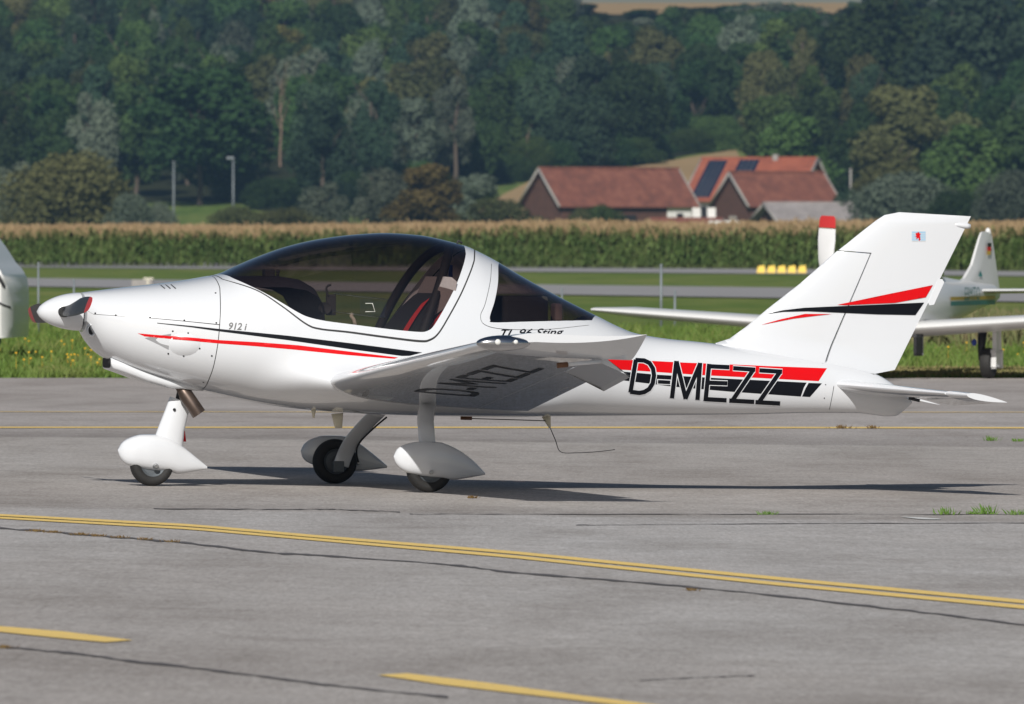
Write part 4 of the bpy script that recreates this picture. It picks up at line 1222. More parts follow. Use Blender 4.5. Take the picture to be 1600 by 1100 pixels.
# pitot tube below the near wing
pa, pb = lp(872, 571, -4.0), lp(940, 564.5, -4.0)
pt = tube('pitot_tube', [pa, pb], .012, M['white'], plane)
tube('pitot_cover', [pa - (pb - pa) * .02, pa + (pb - pa) * .22], .016, M['brown'], pt)

# ---- fin and rudder: slabs with an aerofoil thickness
FIN_LE = [(1118,536),(1140,529),(1165,511),(1200,482),(1250,443),(1308,392),(1340,367),(1368,345),(1382,336),(1405,331.5)]
ful, fwl = prof(FIN_LE); 
fle = pchip(fwl[::1], ful)
TEp = lp(np.array([1398., 1517.]), np.array([578., 338.]), 0.0)
def fte(w): return TEp[0, 0] + (TEp[1, 0] - TEp[0, 0]) * (w - TEp[0, 2]) / (TEp[1, 2] - TEp[0, 2])
def fin_hw(u, w):
    a = np.minimum(fle(w), fte(w) - .05); b = fte(w); x = np.clip((u - a) / (b - a), 0, 1)
    th = np.interp(w, [.85, 1.0, 1.3, 1.75], [.052, .045, .038, .026])
    y = th * (2.97*np.sqrt(x) - 1.26*x - 3.516*x**2 + 2.843*x**3 - 1.036*x**4) * 1.0
    base = np.clip(1 - (w - (fTop(u) - .02)) / .14, 0, 1) ** 2 * .035
    topr = np.clip((TEp[1, 2] + .005 - w) / .035, 0.02, 1) ** .5
    return (y + base * np.sin(np.pi * np.clip(x, 0, 1)) ** .5) * topr + .001
def on_fin(px, py, off=0.0):
    px = np.asarray(px, float); py = np.asarray(py, float); y = np.full(px.shape, -.02)
    for _ in range(12):
        p = lp(px, py, y); y = -(fin_hw(p[..., 0], p[..., 2]) + off)
    return lp(px, py, y)
def slab(name, poly_uw, hwf, m, parent, step=.025, y0=0.0):
    poly = densify(poly_uw, step); lo, hi = poly.min(0), poly.max(0)
    G_ = np.array([(a, b) for a in np.arange(lo[0], hi[0], step) for b in np.arange(lo[1], hi[1], step)])
    G_ = G_[in_poly(poly, G_[:, 0], G_[:, 1])]
    v, f = cdt(G_, [poly]); c = v[f].mean(1); f = f[in_poly(poly, c[:, 0], c[:, 1])]
    h_ = hwf(v[:, 0], v[:, 1]); n = len(v)
    A = np.stack([v[:, 0], y0 - h_, v[:, 1]], -1); B = np.stack([v[:, 0], y0 + h_, v[:, 1]], -1)
    nrm = np.cross(A[f[:, 1]] - A[f[:, 0]], A[f[:, 2]] - A[f[:, 0]])
    fl = nrm[:, 1] > 0; f[fl] = f[fl][:, ::-1]
    # rim
    ed = {}
    for t_ in f:
        for i in range(3):
            e = (t_[i], t_[(i+1) % 3]); ed[e] = 1
    rim = [(b, a, a + n, b + n) for (a, b) in ed if (b, a) not in ed]
    return mesh_obj_sharp(name, np.vstack([A, B]), f.tolist() + (f[:, ::-1] + n).tolist() + rim, m, parent)
def mesh_obj_sharp(name, V, Fc, m, parent, ang=38):
    o = mesh_obj(name, V, Fc, m, parent); o.data.set_sharp_from_angle(angle=R(ang)); return o
def uw(pts, y=0.0):
    a, b = prof(pts, y); return np.stack([a, b], -1)
fin_poly = uw(FIN_LE[:6] + [(1357,396.5),(1283,567),(1288,575),(1240,575),(1150,556),(1120,545)])
slab('fin', fin_poly, fin_hw, M['white'], plane)
rud_poly = uw([(1310,391)] + FIN_LE[6:] + [(1517,338),(1398,578),(1365,584),(1292,573.5),(1286,567.5),(1359.5,395)])
rud = slab('rudder', rud_poly, fin_hw, M['white'], plane)
slab('trim_tab', uw([(1466,436),(1472,436),(1475,441),(1459,476),(1452,477),(1450,473)]), lambda u, w: np.full(u.shape, .004), M['white'], rud)
ta, tb = lp(1486, 350, 0), lp(1516, 353.5, 0)
tube('tail_light', [ta, ta + (tb - ta) * .35, ta + (tb - ta) * .8, tb], [.003, .015, .019, .014], M['white'], rud)
def r8(pts): return [(1180 + a / 3.667, 320 + b / 3.667) for a, b in pts]
decal('red_fin_stripe', [r8([(470,573),(760,512),(1018,460),(978,530),(800,562),(520,575)])], on_fin, M['red'], 3, .004)
decal('red_fin_stripe', [r8([(32,688),(150,655),(285,625),(438,626),(340,637),(220,652)])], on_fin, M['red'], 3, .004)
decal('black_fin_stripe', [r8([(65,625),(160,604),(280,590),(500,580),(700,572),(968,560),(918,632),(700,628),(480,618),(300,610),(160,613)])], on_fin, M['black'], 3, .004)
decal('panel_gap', [[(1283.5,568.5),(1289,575.2),(1366,586),(1366.5,584.4),(1291,573.4),(1285.5,567.3)]], on_fin, M['gap'], 3, .006)
# flag emblem: pale stripes with a red rampant beast
fl_ = decal('flag_emblem', [[(1424.6,362),(1446.2,362),(1446.2,377),(1424.6,377)]], on_fin, M['white'], 3, .0022)
for k in range(5):
    y0 = 362 + k * 3.0
    decal('flag_stripe', [[(1424.6, y0), (1446.2, y0), (1446.2, y0 + 1.5), (1424.6, y0 + 1.5)]], on_fin, M['ltblue'], 3, .0032, fl_)
LION = [(1431,363.6),(1433,364.6),(1434.2,362.6),(1436.8,363.4),(1436.2,365.6),(1438.6,364.4),(1438,367),(1436.8,368.6),(1438.4,370),(1437.4,371.4),(1438.6,374),(1436.6,376),(1435,375.2),(1436,373.2),(1434.4,371.4),(1433.2,373.4),(1431.2,373.6),(1432.4,371.4),(1431.6,369.6),(1430,370.2),(1430.4,368.4),(1432.6,367.6),(1430.6,366.4)]
decal('flag_beast', [LION], on_fin, M['red'], 2, .0045, fl_)

# ---- tailplane
sy0, sy1 = .10, 1.22
s_rl, s_rt = lp(1301, 600, -sy0), lp(1446, 621, -sy0)
s_tl, s_tt = lp(1505, 616.5, -sy1), lp(1545, 622, -sy1)
def stab(name, y0, y1, f0, f1, sgn, m, rl_, rt_, tl2, tt2, th=.055, n=18, parent=None):
    bm = bmesh.new(); rows = []
    for y in np.linspace(y0, y1, 8):
        k = (y - sy0) / (sy1 - sy0); a = rl_ + (tl2 - rl_) * k; b = rt_ + (tt2 - rt_) * k
        x = f0 + (f1 - f0) * .5 * (1 - np.cos(np.linspace(0, np.pi, n)))
        yt = 5 * th * (.2969*np.sqrt(x) - .126*x - .3516*x**2 + .2843*x**3 - .1036*x**4) * (b[0] - a[0]) * 1.15
        base = np.stack([a[0] + (b[0]-a[0])*x, np.full(n, sgn*y), a[2] + (b[2]-a[2])*x], -1)
        up = base + np.stack([0*x, 0*x, yt], -1); lo = base - np.stack([0*x, 0*x, yt], -1)
        rows.append([bm.verts.new(p) for p in np.vstack([up[::-1], lo[1:]])])
    kk = len(rows[0])
    for a, b in zip(rows[:-1], rows[1:]):
        for j in range(kk): bm.faces.new((a[j], a[(j+1) % kk], b[(j+1) % kk], b[j]))
    bm.faces.new(rows[0][::-1]); bm.faces.new(rows[-1])
    bmesh.ops.remove_doubles(bm, verts=bm.verts, dist=1e-5)
    bmesh.ops.recalc_face_normals(bm, faces=bm.faces)
    return bm_obj(name, bm, m, parent or plane, True, 40)
e_rl, e_rt = lp(1440, 622, -sy0), lp(1488, 634, -sy0)
e_tl, e_tt = lp(1506, 617.5, -sy1), lp(1572, 629, -sy1)
for sgn in (-1, 1):
    stab('tailplane', .02, 1.06, 0, 1, sgn, M['white'], s_rl, s_rt, s_tl, s_tt, .12)
    stab('elevator', .14, 1.065, .12, 1, sgn, M['white'], e_rl, e_rt, e_tl, e_tt, .05)
    stab('elevator_horn', 1.072, 1.25, 0, 1, sgn, M['white'], s_rl, e_rt, s_tl, e_tt, .13)
tube('elevator_linkage', [lp(1420, 622, -.13), lp(1437, 626, -.16)], .010, M['darkmetal'], plane)

# ---- undercarriage
def pant(name, top, bot, widths, yc, m, n=20, side=None):
    tu, tw = prof(top, yc); bu, bw_ = prof(bot, yc)
    ft, fb = pchip(tu, tw), pchip(bu, bw_)
    ua, ub_ = tu[0], tu[-1]
    k = np.linspace(0, 1, 26); k = .5 * (1 - np.cos(np.pi * k)); uu = ua + (ub_ - ua) * k
    V = []; Fc = []
    for u, kk in zip(uu, k):
        zt, zb = float(ft(u)), float(fb(u)); h_ = np.interp(kk, [0, .04, .15, .35, .6, .85, 1], widths)
        for j in range(n):
            a = 2 * math.pi * j / n; c, s = math.cos(a), math.sin(a)
            V.append((u, yc + math.copysign(abs(c) ** .8, c) * h_, (zt + zb) / 2 + math.copysign(abs(s) ** .8, s) * (zt - zb) / 2))
    for i in range(25):
        for j in range(n): Fc.append((i*n+j, i*n+(j+1) % n, (i+1)*n+(j+1) % n, (i+1)*n+j))
    Fc.append(tuple(range(n-1, -1, -1))); Fc.append(tuple(range(25*n, 26*n)))
    bm = bmesh.new(); bv = [bm.verts.new(v_) for v_ in V]
    for f_ in Fc: bm.faces.new([bv[i] for i in f_])
    bmesh.ops.recalc_face_normals(bm, faces=bm.faces)
    return bm_obj(name, bm, m, plane, True, 50)
def wheel(px, pyb, yc, r, wid, name='wheel'):
    b = lp(px, pyb, yc); c = (b[0], yc, b[2] + r)
    w_ = empty(name, c); w_.parent = plane
    h_ = wid / 2
    lathe('tyre', [(-h_*.72, r*.56), (-h_*.95, r*.66), (-h_, r*.78), (-h_*.9, r*.90), (-h_*.6, r*.975), (-h_*.2, r), (h_*.2, r), (h_*.6, r*.975), (h_*.9, r*.90), (h_, r*.78), (h_*.95, r*.66), (h_*.72, r*.56), (-h_*.72, r*.56)], M['tyre'], w_, (0, 0, 0), 'Y', 40)
    rim = lathe('rim', [(-h_*.66, 0), (-h_*.70, r*.2), (-h_*.5, r*.25), (-h_*.5, r*.45), (-h_*.78, r*.57), (h_*.78, r*.57), (h_*.5, r*.45), (h_*.5, r*.25), (h_*.70, r*.2), (h_*.66, 0)], M['rim'], w_, (0, 0, 0), 'Y', 28)
    return w_, c
WV = [.004, .03, .062, .075, .066, .036, .014]
HT = 1.115                                   # half track
wheel(670.5, 769.2, -HT + .02, .142, .105)
wheel(523, 755.8, HT - .055, .142, .105)
pant('wheel_fairing', [(615,713),(620,702),(632,694.5),(655,690),(685,690.5),(705,697),(735,716),(757,738)], [(615,713.5),(617,721),(624,731),(640,740),(670,745),(690,747),(706,750),(735,746),(757,742)], WV, -HT - .005, M['white'])
pant('wheel_fairing', [(470,704),(475,694),(488,685),(506,680.5),(535,681),(555,689),(580,707),(604,727)], [(470,705),(472,713),(480,722),(497,728),(520,731),(540,733),(555,736.5),(580,734),(604,731)], WV, HT + .02, M['white'])
for x_, y_, yy_ in ((674.5, 738, -HT - .075), (496, 714, HT - .055), (560, 723, HT - .055)):
    p = lp(x_, y_, yy_); lathe('fairing_bolt', [(-.008, 0), (-.008, .008), (-.003, .012), (.012, .014), (.012, 0)], M['steel'], plane, p, 'Y', 14)
# legs
def leg(pts, name='gear_leg'):
    return tube(name, smooth_line(pts, 6), .034, M['white'], plane, 16, flat=(1.55, .55))
leg([lp(668, 690, -HT + .03) - [0, 0, .03], lp(666, 672, -1.04), lp(665, 655, -.92), lp(667, 638, -.74), lp(672, 622, -.5)])
leg([lp(533, 727, HT - .13), lp(540, 708, HT - .15), lp(551, 688, .88), lp(571, 664, .74), lp(590, 645, .55)])
p = lp(529, 729, HT - .15); box('axle_bracket', p[0] - .035, p[0] + .035, p[1] - .012, p[1] + .02, p[2] - .035, p[2] + .035, M['rim'], plane, .006)
tube('brake_hose', smooth_line([lp(604, 652, .5), lp(585, 668, .62), lp(563, 690, .8), lp(557, 706, .95), lp(560, 722, 1.0)], 6), .006, M['gap'], plane, 8)
# nose leg
wheel(237, 759.4, 0.0, .136, .10)
pant('nose_wheel_fairing', [(184,703),(190,692),(204,683),(222,678.5),(245,678.5),(265,683),(285,697),(305,713),(323,728)], [(184,704),(187,714),(198,726),(215,731),(240,735),(265,737),(278,740),(300,737),(323,733)], [.004,.035,.07,.082,.072,.04,.012], 0.0, M['white'])
V = []; n = 18
for (xa, ya), (xb, yb), hh in [((241,684),(286,698),.045), ((250,660),(288,674),.042), ((258,640),(293,653),.040), ((265.5,619.5),(298,631.5),.038)]:
    a, b = lp(xa, ya, 0), lp(xb, yb, 0)
    for j in range(n):
        t = 2 * math.pi * j / n; m_ = (a + b) / 2; q = m_ + (b - a) / 2 * math.cos(t); V.append((q[0], math.sin(t) * hh, q[2]))
Fc = [(i*n+j, i*n+(j+1) % n, (i+1)*n+(j+1) % n, (i+1)*n+j) for i in range(3) for j in range(n)] + [tuple(range(3*n, 4*n))]
bm = bmesh.new(); bv = [bm.verts.new(v_) for v_ in V]
for f_ in Fc: bm.faces.new([bv[i] for i in f_])
bmesh.ops.recalc_face_normals(bm, faces=bm.faces)
bm_obj('nose_leg_fairing', bm, M['white'], plane, True, 50)
tube('nose_strut', [lp(277, 630, 0), lp(283, 600, 0)], .017, M['darkmetal'], plane, 12)
p = lp(272.5, 640, -.043); lathe('fairing_bolt', [(-.005, 0), (-.005, .009), (.012, .009), (.012, 0)], M['darkmetal'], plane, p, 'Y', 12)
p = lp(244, 728.5, -.075); lathe('fairing_bolt', [(-.012, 0), (-.012, .010), (-.004, .016), (.012, .020), (.012, 0)], M['steel'], plane, p, 'Y', 14)
a, b = lp(287, 612, -.10), lp(311, 647, -.12)
ex = tube('exhaust_pipe', [a + (a - b) * .3, a, a + (b - a) * .12, b], [.030, .038, .045, .045], M['exhaust'], plane, 20, cap=False)
tube('exhaust_bore', [a + (b - a) * .3, b - (b - a) * .01], .041, M['gap'], ex, 20)
tag(mesh_obj('warning_tag', [lp(286, 673, .08), lp(289, 673, .08), lp(291, 690, .08), lp(283, 690, .08), lp(286, 673, .086), lp(289, 673, .086), lp(291, 690, .086), lp(283, 690, .086)],
    [(0,3,2,1),(4,5,6,7),(0,1,5,4),(1,2,6,5),(2,3,7,6),(3,0,4,7)], M['red'], plane, False), 'red warning tag hanging by the nose strut')
# belly fittings
def taper(name, p0, p1, r0, r1, m, flat):
    return tube(name, [p0, (np.array(p0) + p1) / 2, p1], [r0, (r0 + r1) / 2, r1], m, plane, 12, flat=flat)
taper('belly_antenna', lp(527, 646, -.05), lp(529, 669, -.05), .030, .018, M['cream'], (1.3, .35))
taper('drain_fitting', lp(490, 640, -.1), lp(490, 653, -.1), .016, .006, M['cream'], (1, 1))
taper('whip_base', lp(853, 648, -.02), lp(859.5, 669, -.02), .032, .006, M['cream'], (1, .5))
tube('whip_antenna', smooth_line([lp(859, 667, -.02), lp(868, 688, -.02), lp(876, 706, -.02), lp(900, 707.5, -.06), lp(930, 706, -.12), lp(961, 702.5, -.18)], 5), .0028, M['gap'], plane, 6)
tube('tail_rope', smooth_line([lp(737, 654, -.05), lp(790, 655.5, -.05), lp(852, 657.5, -.03)], 4), .003, M['gap'], plane, 6)
tube('rope_toggle', [lp(720, 653.5, -.05), lp(737, 653.5, -.05)], [.010, .012], M['brown'], plane, 8)
a = lp(711, 380, 0); tube('roof_antenna', [lp(713, 384, 0), lp(716, 376, 0), lp(722, 380, 0)], .008, M['gap'], plane, 8)

# ---- cabin
def shell(name, ua, ub_, ta, tb, inset, m, nu=30, nt=24):
    V = []; Fc = []
    uu = np.linspace(ua, ub_, nu); tt2 = np.linspace(ta, tb, nt)
    for u in uu:
        y, w = section(np.full(nt, u), tt2); y = y - bump(np.full(nt, u), w) * np.minimum(1, np.sin(np.pi * tt2) * 2.5)
        mid = float(fBot(u)) + .45 * (fTop(u) - fBot(u))
        for a, b in zip(y, w):
            V.append((u, -(max(a - inset, 0)), b + (inset if b < mid else -inset)))
    base = len(V)
    V += [(a, -b, c) for a, b, c in V]
    for i in range(nu - 1):
        for j in range(nt - 1):
            q = (i*nt+j, i*nt+j+1, (i+1)*nt+j+1, (i+1)*nt+j); Fc.append(q); Fc.append(tuple(base + x for x in q[::-1]))
    return mesh_obj(name, V, Fc, m, plane)
shell('cabin_liner', upx(335), upx(945), .56, .985, .045, M['liner'])
# glare shield and instrument panel
V = []; Fc = []; n = 22
sh = [(352,434,.10),(372,432,.26),(400,431,.36),(440,431,.42),(470,436,.44),(487,446,.445),(496,462,.445),(498,500,.445),(496,540,.44)]
for x_, y_, h_ in sh:
    p = lp(x_, y_, -.2)
    for j in range(n):
        k = j / (n - 1) * 2 - 1
        V.append((p[0] - .02 * k * k, k * h_, p[2] - .07 * abs(k) ** 3))
for i in range(len(sh) - 1):
    for j in range(n - 1): Fc.append((i*n+j, i*n+j+1, (i+1)*n+j+1, (i+1)*n+j))
mesh_obj('glare_shield', V, Fc, M['suede'], plane)
p = lp(419, 428, -.05); box('compass_mount', p[0] - .03, p[0] + .035, -.09, -.01, p[2] - .035, p[2] + .03, M['gap'], plane, .008)
tube('compass_stalk', [lp(424, 432, -.05), lp(424, 422, -.05)], .01, M['gap'], plane)
ellipsoid('ball_mount', lp(434, 424, -.1), (.014, .014, .014), M['gap'], plane, 8, 10)
tube('ball_stalk', [lp(434, 432, -.1), lp(434, 424, -.1)], .009, M['gap'], plane)
# device holder with clip and lens
p = lp(516, 475, -.3); box('device_holder', p[0] - .03, p[0] + .03, -.33, -.30, p[2] - .07, p[2] + .06, M['gap'], plane, .006)
tube('holder_clip', smooth_line([lp(513, 463, -.33), lp(510, 452, -.33), lp(512, 447, -.33), lp(517, 445, -.33)], 4), .007, M['gap'], plane)
lathe('air_vent', [(-.02, 0), (-.02, .026), (-.028, .036), (.01, .038), (.01, 0)], M['gap'], plane, lp(507, 481.5, -.34), 'Y', 20)
# sliding vent pane on the near canopy side
def on_can(px, py, off=0.0): return on_fus(px, py, off)
vp = decal('vent_pane', [[(562,465.5),(604,470),(601,497),(562,490)]], on_fus, M['clear'], 6, .006)
for a_, b_ in (((522, 459), (606, 468.5)), ((521, 487), (604, 497))):
    q = on_fus(np.array([a_[0], (a_[0]+b_[0])/2, b_[0]]), np.array([a_[1], (a_[1]+b_[1])/2, b_[1]]), .008)
    tube('vent_rail', q, .005, M['clear'], vp, 8)
q = on_fus(np.array([571., 582, 586, 571]), np.array([474., 474, 487, 487]), .010); tube('vent_catch', q, .002, M['lamp'], vp, 6)
tube('control_stick', smooth_line([lp(556, 512, -.27), lp(553, 500, -.27), lp(549, 494, -.27), lp(551, 490, -.27)], 4), .012, M['cream'], plane, 10)
# seats
for sy in (-.27, .27):
    seat = empty('seat', (0, 0, 0)); seat.parent = plane
    pts = [(596,535),(616,508),(640,480),(660,462),(676,452),(694,456),(700,470),(688,490),(668,522),(640,548)]
    poly = uw(pts, sy)
    slab('seat_back', poly, lambda u, w, s=sy: np.full(u.shape, .215), M['seat'], seat, .03, sy)
    hp = uw([(680,432),(691,433),(699,440),(697,456),(688,472),(676,484),(664,492),(655,490),(660,474),(670,450)], sy)
    slab('headrest', hp, lambda u, w: np.full(u.shape, .228), M['headrest'], seat, .02, sy)
    for k, (pp) in enumerate([[(665,470),(650,490),(636,512),(626,530)], [(700,480),(688,495),(674,515),(664,535)]]):
        w3 = .07 if k else .045
        L_ = [lp(a_, b_, sy - .235) for a_, b_ in smooth_line(pp, 4)]
        V = []; 
        for q in L_: V += [(q[0] - w3 * .6, q[1], q[2] - w3 * .4), (q[0] + w3 * .6, q[1], q[2] + w3 * .4)]
        mesh_obj('seat_belt', V, [(2*i, 2*i+1, 2*i+3, 2*i+2) for i in range(len(L_) - 1)], M['belt'], seat)
# rear hoop of the cockpit
for k, (ins, ua, ub_) in enumerate([(.03, 706, 720)]):
    tt2 = np.linspace(.03, .5, 22); um = upx(700, 420)
    pts = []
    for t_ in tt2:
        y, w = section(np.array([um - .35 * (t_ / .5) ** 1.4]), np.array([t_])); pts.append((um - .35 * (t_ / .5) ** 1.4, -(y[0] - .03), w[0] - .03))
    pts = [(a, -b, c) for a, b, c in pts[::-1]] + pts
    tube('roll_hoop', pts, .03, M['liner'], plane, 10)
p = lp(704, 424, -.2); tube('hook', smooth_line([lp(706, 400, -.2), lp(707, 408, -.2), lp(701, 410, -.2)], 4), .006, M['cream'], plane)
tag(box('tag', p[0] - .012, p[0] + .012, -.21, -.19, p[2] - .085, p[2] + .04, M['bluetag'], plane, .003), 'blue ribbon tag hanging in the cockpit')
a, b = lp(774, 462, -.1), lp(846, 520, -.1); box('baggage_box', a[0], b[0], -.28, .22, b[2], a[2], M['seat'], plane, .03)
p = lp(868, 486, -.1); box('baggage_roll', p[0] - .02, p[0] + .03, -.16, -.04, p[2] - .07, p[2] + .05, M['headrest'], plane, .02)
# ================================================================== the second aircraft on the grass edge
D2 = 121.0
TH2 = R(21)
S2 = empty('parked_aircraft', (gx(1400, D2), D2 - D, 0), 0)
tag(S2, 'white low-wing aircraft on the grass edge, facing the camera behind the tail fin', 'aircraft')
# local: x = aft, y = right wing (image left), z up; forward points to the camera and left
S2.rotation_euler = (0, 0, math.pi / 2 - TH2)
def loft2(name, secs, m, parent, n=24, pw=2.2):
    V = []; Fc = []
    for x, zc, hz, hy in secs:
        for j in range(n):
            a = 2 * math.pi * j / n; c, s = math.cos(a), math.sin(a)
            V.append((x, math.copysign(abs(c) ** (2 / pw), c) * hy, zc + math.copysign(abs(s) ** (2 / pw), s) * hz))
    k = len(secs)
    Fc = [(i*n+j, i*n+(j+1) % n, (i+1)*n+(j+1) % n, (i+1)*n+j) for i in range(k-1) for j in range(n)] + [tuple(range(n)), tuple(range((k-1)*n, k*n))]
    bm = bmesh.new(); bv = [bm.verts.new(v_) for v_ in V]
    for f_ in Fc: bm.faces.new([bv[i] for i in f_])
    bmesh.ops.recalc_face_normals(bm, faces=bm.faces)
    return bm_obj(name, bm, m, parent, True, 40)
W2 = M['white2']
loft2('fuselage', [(-2.3,.90,.16,.17),(-2.2,.88,.25,.27),(-1.8,.86,.33,.38),(-1.2,.84,.38,.46),(-.5,.82,.40,.52),(.3,.82,.38,.50),(1.0,.83,.32,.40),(1.8,.86,.24,.27),(2.6,.89,.17,.16),(3.3,.92,.12,.08),(3.55,.93,.08,.04)], W2, S2)
loft2('canopy', [(-1.15,1.12,.06,.18),(-.9,1.18,.16,.34),(-.4,1.22,.28,.42),(.1,1.22,.30,.42),(.6,1.16,.24,.36),(1.05,1.08,.10,.22)], M['carglass'], S2)
loft2('canopy_frame', [(.05,1.225,.303,.425),(.16,1.222,.302,.424)], W2, S2)
loft2('spinner', [(-2.62,.92,.005,.005),(-2.55,.92,.06,.06),(-2.42,.92,.11,.11),(-2.31,.92,.14,.14)], W2, S2)
def blade2(ang):
    V = []; n = 10
    for r, ch, th, pit in [(.1,.07,.05,60),(.2,.15,.03,40),(.4,.22,.02,24),(.62,.23,.014,16),(.74,.215,.012,13),(.75,.215,.012,13),(.85,.20,.008,12),(.88,.16,.005,12)]:
        for j in range(n):
            t = 2 * math.pi * j / n; x, z = math.cos(t) * ch / 2, math.sin(t) * th / 2; a = R(pit)
            dx = x * math.sin(a) + z * math.cos(a); ds = x * math.cos(a) - z * math.sin(a)
            V.append((-2.42 + dx, ds * math.cos(ang) - r * math.sin(ang), .92 + r * math.cos(ang) + ds * math.sin(ang)))
    def part(i0, i1, nm, m, par):
        vs = V[i0*n:(i1+1)*n]; k = i1 - i0 + 1
        Fc = [(i*n+j, i*n+(j+1) % n, (i+1)*n+(j+1) % n, (i+1)*n+j) for i in range(k-1) for j in range(n)] + [tuple(range(n)), tuple(range((k-1)*n, k*n))]
        bm = bmesh.new(); bv = [bm.verts.new(v_) for v_ in vs]
        for f_ in Fc: bm.faces.new([bv[i] for i in f_])
        bmesh.ops.recalc_face_normals(bm, faces=bm.faces); return bm_obj(nm, bm, m, par, True, 40)
    b = part(0, 4, 'propeller_blade', M['bladewhite'], S2); tag(part(5, 7, 'blade_tip', M['bladered'], b), 'red blade tip')
blade2(R(3)); blade2(R(123)); blade2(R(243))
def wing2(name, y0, y1, le0, le1, ch0, ch1, z0, z1, th, m, parent=S2, n=16):
    bm = bmesh.new(); rows = []
    for k in np.linspace(0, 1, 8):
        y = y0 + (y1 - y0) * k; le = le0 + (le1 - le0) * k; ch = ch0 + (ch1 - ch0) * k; z = z0 + (z1 - z0) * k
        x = .5 * (1 - np.cos(np.linspace(0, np.pi, n))); yt = 5 * th * (.2969*np.sqrt(x) - .126*x - .3516*x**2 + .2843*x**3 - .1036*x**4) * ch
        tip_ = 1 if k < .99 else .5
        inc = .035 * ch * (1 - x)
        up = [(le + ch * a, y, z + b * tip_ + c) for a, b, c in zip(x, yt, inc)]; lo = [(le + ch * a, y, z - b * .8 * tip_ + c) for a, b, c in zip(x, yt, inc)]
        rows.append([bm.verts.new(p) for p in up[::-1] + lo[1:-1]])
    kk = len(rows[0])
    for a, b in zip(rows[:-1], rows[1:]):
        for j in range(kk): bm.faces.new((a[j], a[(j+1) % kk], b[(j+1) % kk], b[j]))
    bm.faces.new(rows[0]); bm.faces.new(rows[-1]); bmesh.ops.recalc_face_normals(bm, faces=bm.faces)
    return bm_obj(name, bm, m, parent, True, 40)
for s in (-1, 1):
    wing2('wing', s * .3, s * (3.42 if s > 0 else 3.9), -.75, -.55, 1.5, 1.0, .50, .72 if s > 0 else .74, .13, W2)
    wing2('tailplane', s * .03, s * 1.35, 2.55, 2.75, .75, .5, .93, .95, .09, W2)
slab_fin = [(1.95,1.02),(2.35,1.10),(2.62,1.25),(2.90,1.56),(2.97,1.62),(3.07,1.63),(3.27,1.62),(3.50,.95),(3.3,.95),(2.4,.98)]
fin2 = slab('fin', slab_fin, lambda u, w: .045 * np.sqrt(np.clip((1.78 - w) / .8, .05, 1)) * np.clip((u - np.interp(w, [1.0, 1.1, 1.25, 1.56, 1.62], [2.0, 2.35, 2.6, 2.88, 2.95])) / .25, .1, 1) ** .5 + .004, W2, S2, .04)
lamp2 = ellipsoid('beacon', (3.22, 0, 1.62), (.03, .035, .055), W2, S2, 8, 10)
# painted marks on the fin and fuselage side (its left side)
def side2(x, z, off): return -(off)
for k, mm in enumerate(('black', 'red', 'yellowvinyl')):
    z1 = 1.50 - k * .045; x0 = 3.06 - k * .012
    mesh_obj('flag_band', [(x0, -.052, z1 - .045), (x0 + .13, -.052, z1 - .045), (x0 + .13, -.052, z1), (x0, -.052, z1)], [(0, 1, 2, 3)], M[mm], fin2, False)
mesh_obj('tail_emblem', [(2.72, -.056, 1.12), (2.86, -.056, 1.12), (2.79, -.056, 1.19)], [(0, 1, 2)], M['teal'], fin2, False)
def side_y(x): return np.interp(x, [-.5,.3,1.0,1.8,2.6,3.3], [.52,.50,.40,.27,.16,.08])
for z0, z1, mm in ((.86, .90, 'yellowvinyl'), (.80, .85, 'teal')):
    V = []
    xs2 = np.linspace(.5, 3.2, 14)
    for x in xs2: V += [(x, -side_y(x) - .004, z0), (x, -side_y(x) - .004, z1)]
    mesh_obj('side_stripe', V, [(2*i, 2*i+2, 2*i+3, 2*i+1) for i in range(13)], M[mm], S2)
v, f = text_polys('EBMTO', 0, 1.05); v = v - v.min(0); W_, H_ = v.max(0)
P = [(1.35 + a / W_ * .95, -side_y(1.35 + a / W_ * .95) - .010, .855 + b / H_ * .15) for a, b in v]
mesh_obj('side_lettering', P, f, M['teal'], S2, False)
# undercarriage: image-right main leg is its left one
for s in (-1, 1):
    ly = s * 1.10
    w_ = empty('wheel', (-.05, ly, .17)); w_.parent = S2
    lathe('tyre', [(-.055,.09),(-.065,.12),(-.055,.155),(-.02,.17),(.02,.17),(.055,.155),(.065,.12),(.055,.09),(-.055,.09)], M['tyre'], w_, (0, 0, 0), 'Y', 28)
    lathe('rim', [(-.05, 0), (-.052, .05), (-.045, .088), (.045, .088), (.052, .05), (.05, 0)], M['rim'], w_, (0, 0, 0), 'Y', 18)
    tube('strut', [(-.05, ly + s * -.08, .2), (-.02, ly - s * .09, .38), (0, ly - s * .08, .58)], [.035, .045, .055], M['darkmetal'], S2, 10)
    bm = bmesh.new()
    box_bm(bm, -.14, .10, ly + s * .075, ly + s * .10, .13, .30, .02); box_bm(bm, -.10, .07, ly + s * .078, ly + s * .095, .28, .60, .015)
    bm_obj('gear_door', bm, W2, S2)
    ellipsoid('brake_reservoir', (-.10, ly - s * .15, .40), (.03, .03, .04), M['bluetag'], S2, 8, 10)
bm = bmesh.new(); box_bm(bm, -1.30, -1.06, -.68, -.655, .26, .50, .03)
bm_obj('nose_gear_door', bm, M['darkmetal'], S2)
tube('nose_strut', [(-1.45, 0, .17), (-1.35, 0, .55)], .03, M['darkmetal'], S2)
w_ = empty('wheel', (-1.47, 0, .16)); w_.parent = S2
lathe('tyre', [(-.05,.08),(-.06,.11),(-.05,.145),(-.02,.16),(.02,.16),(.05,.145),(.06,.11),(.05,.08),(-.05,.08)], M['tyre'], w_, (0, 0, 0), 'Y', 24)
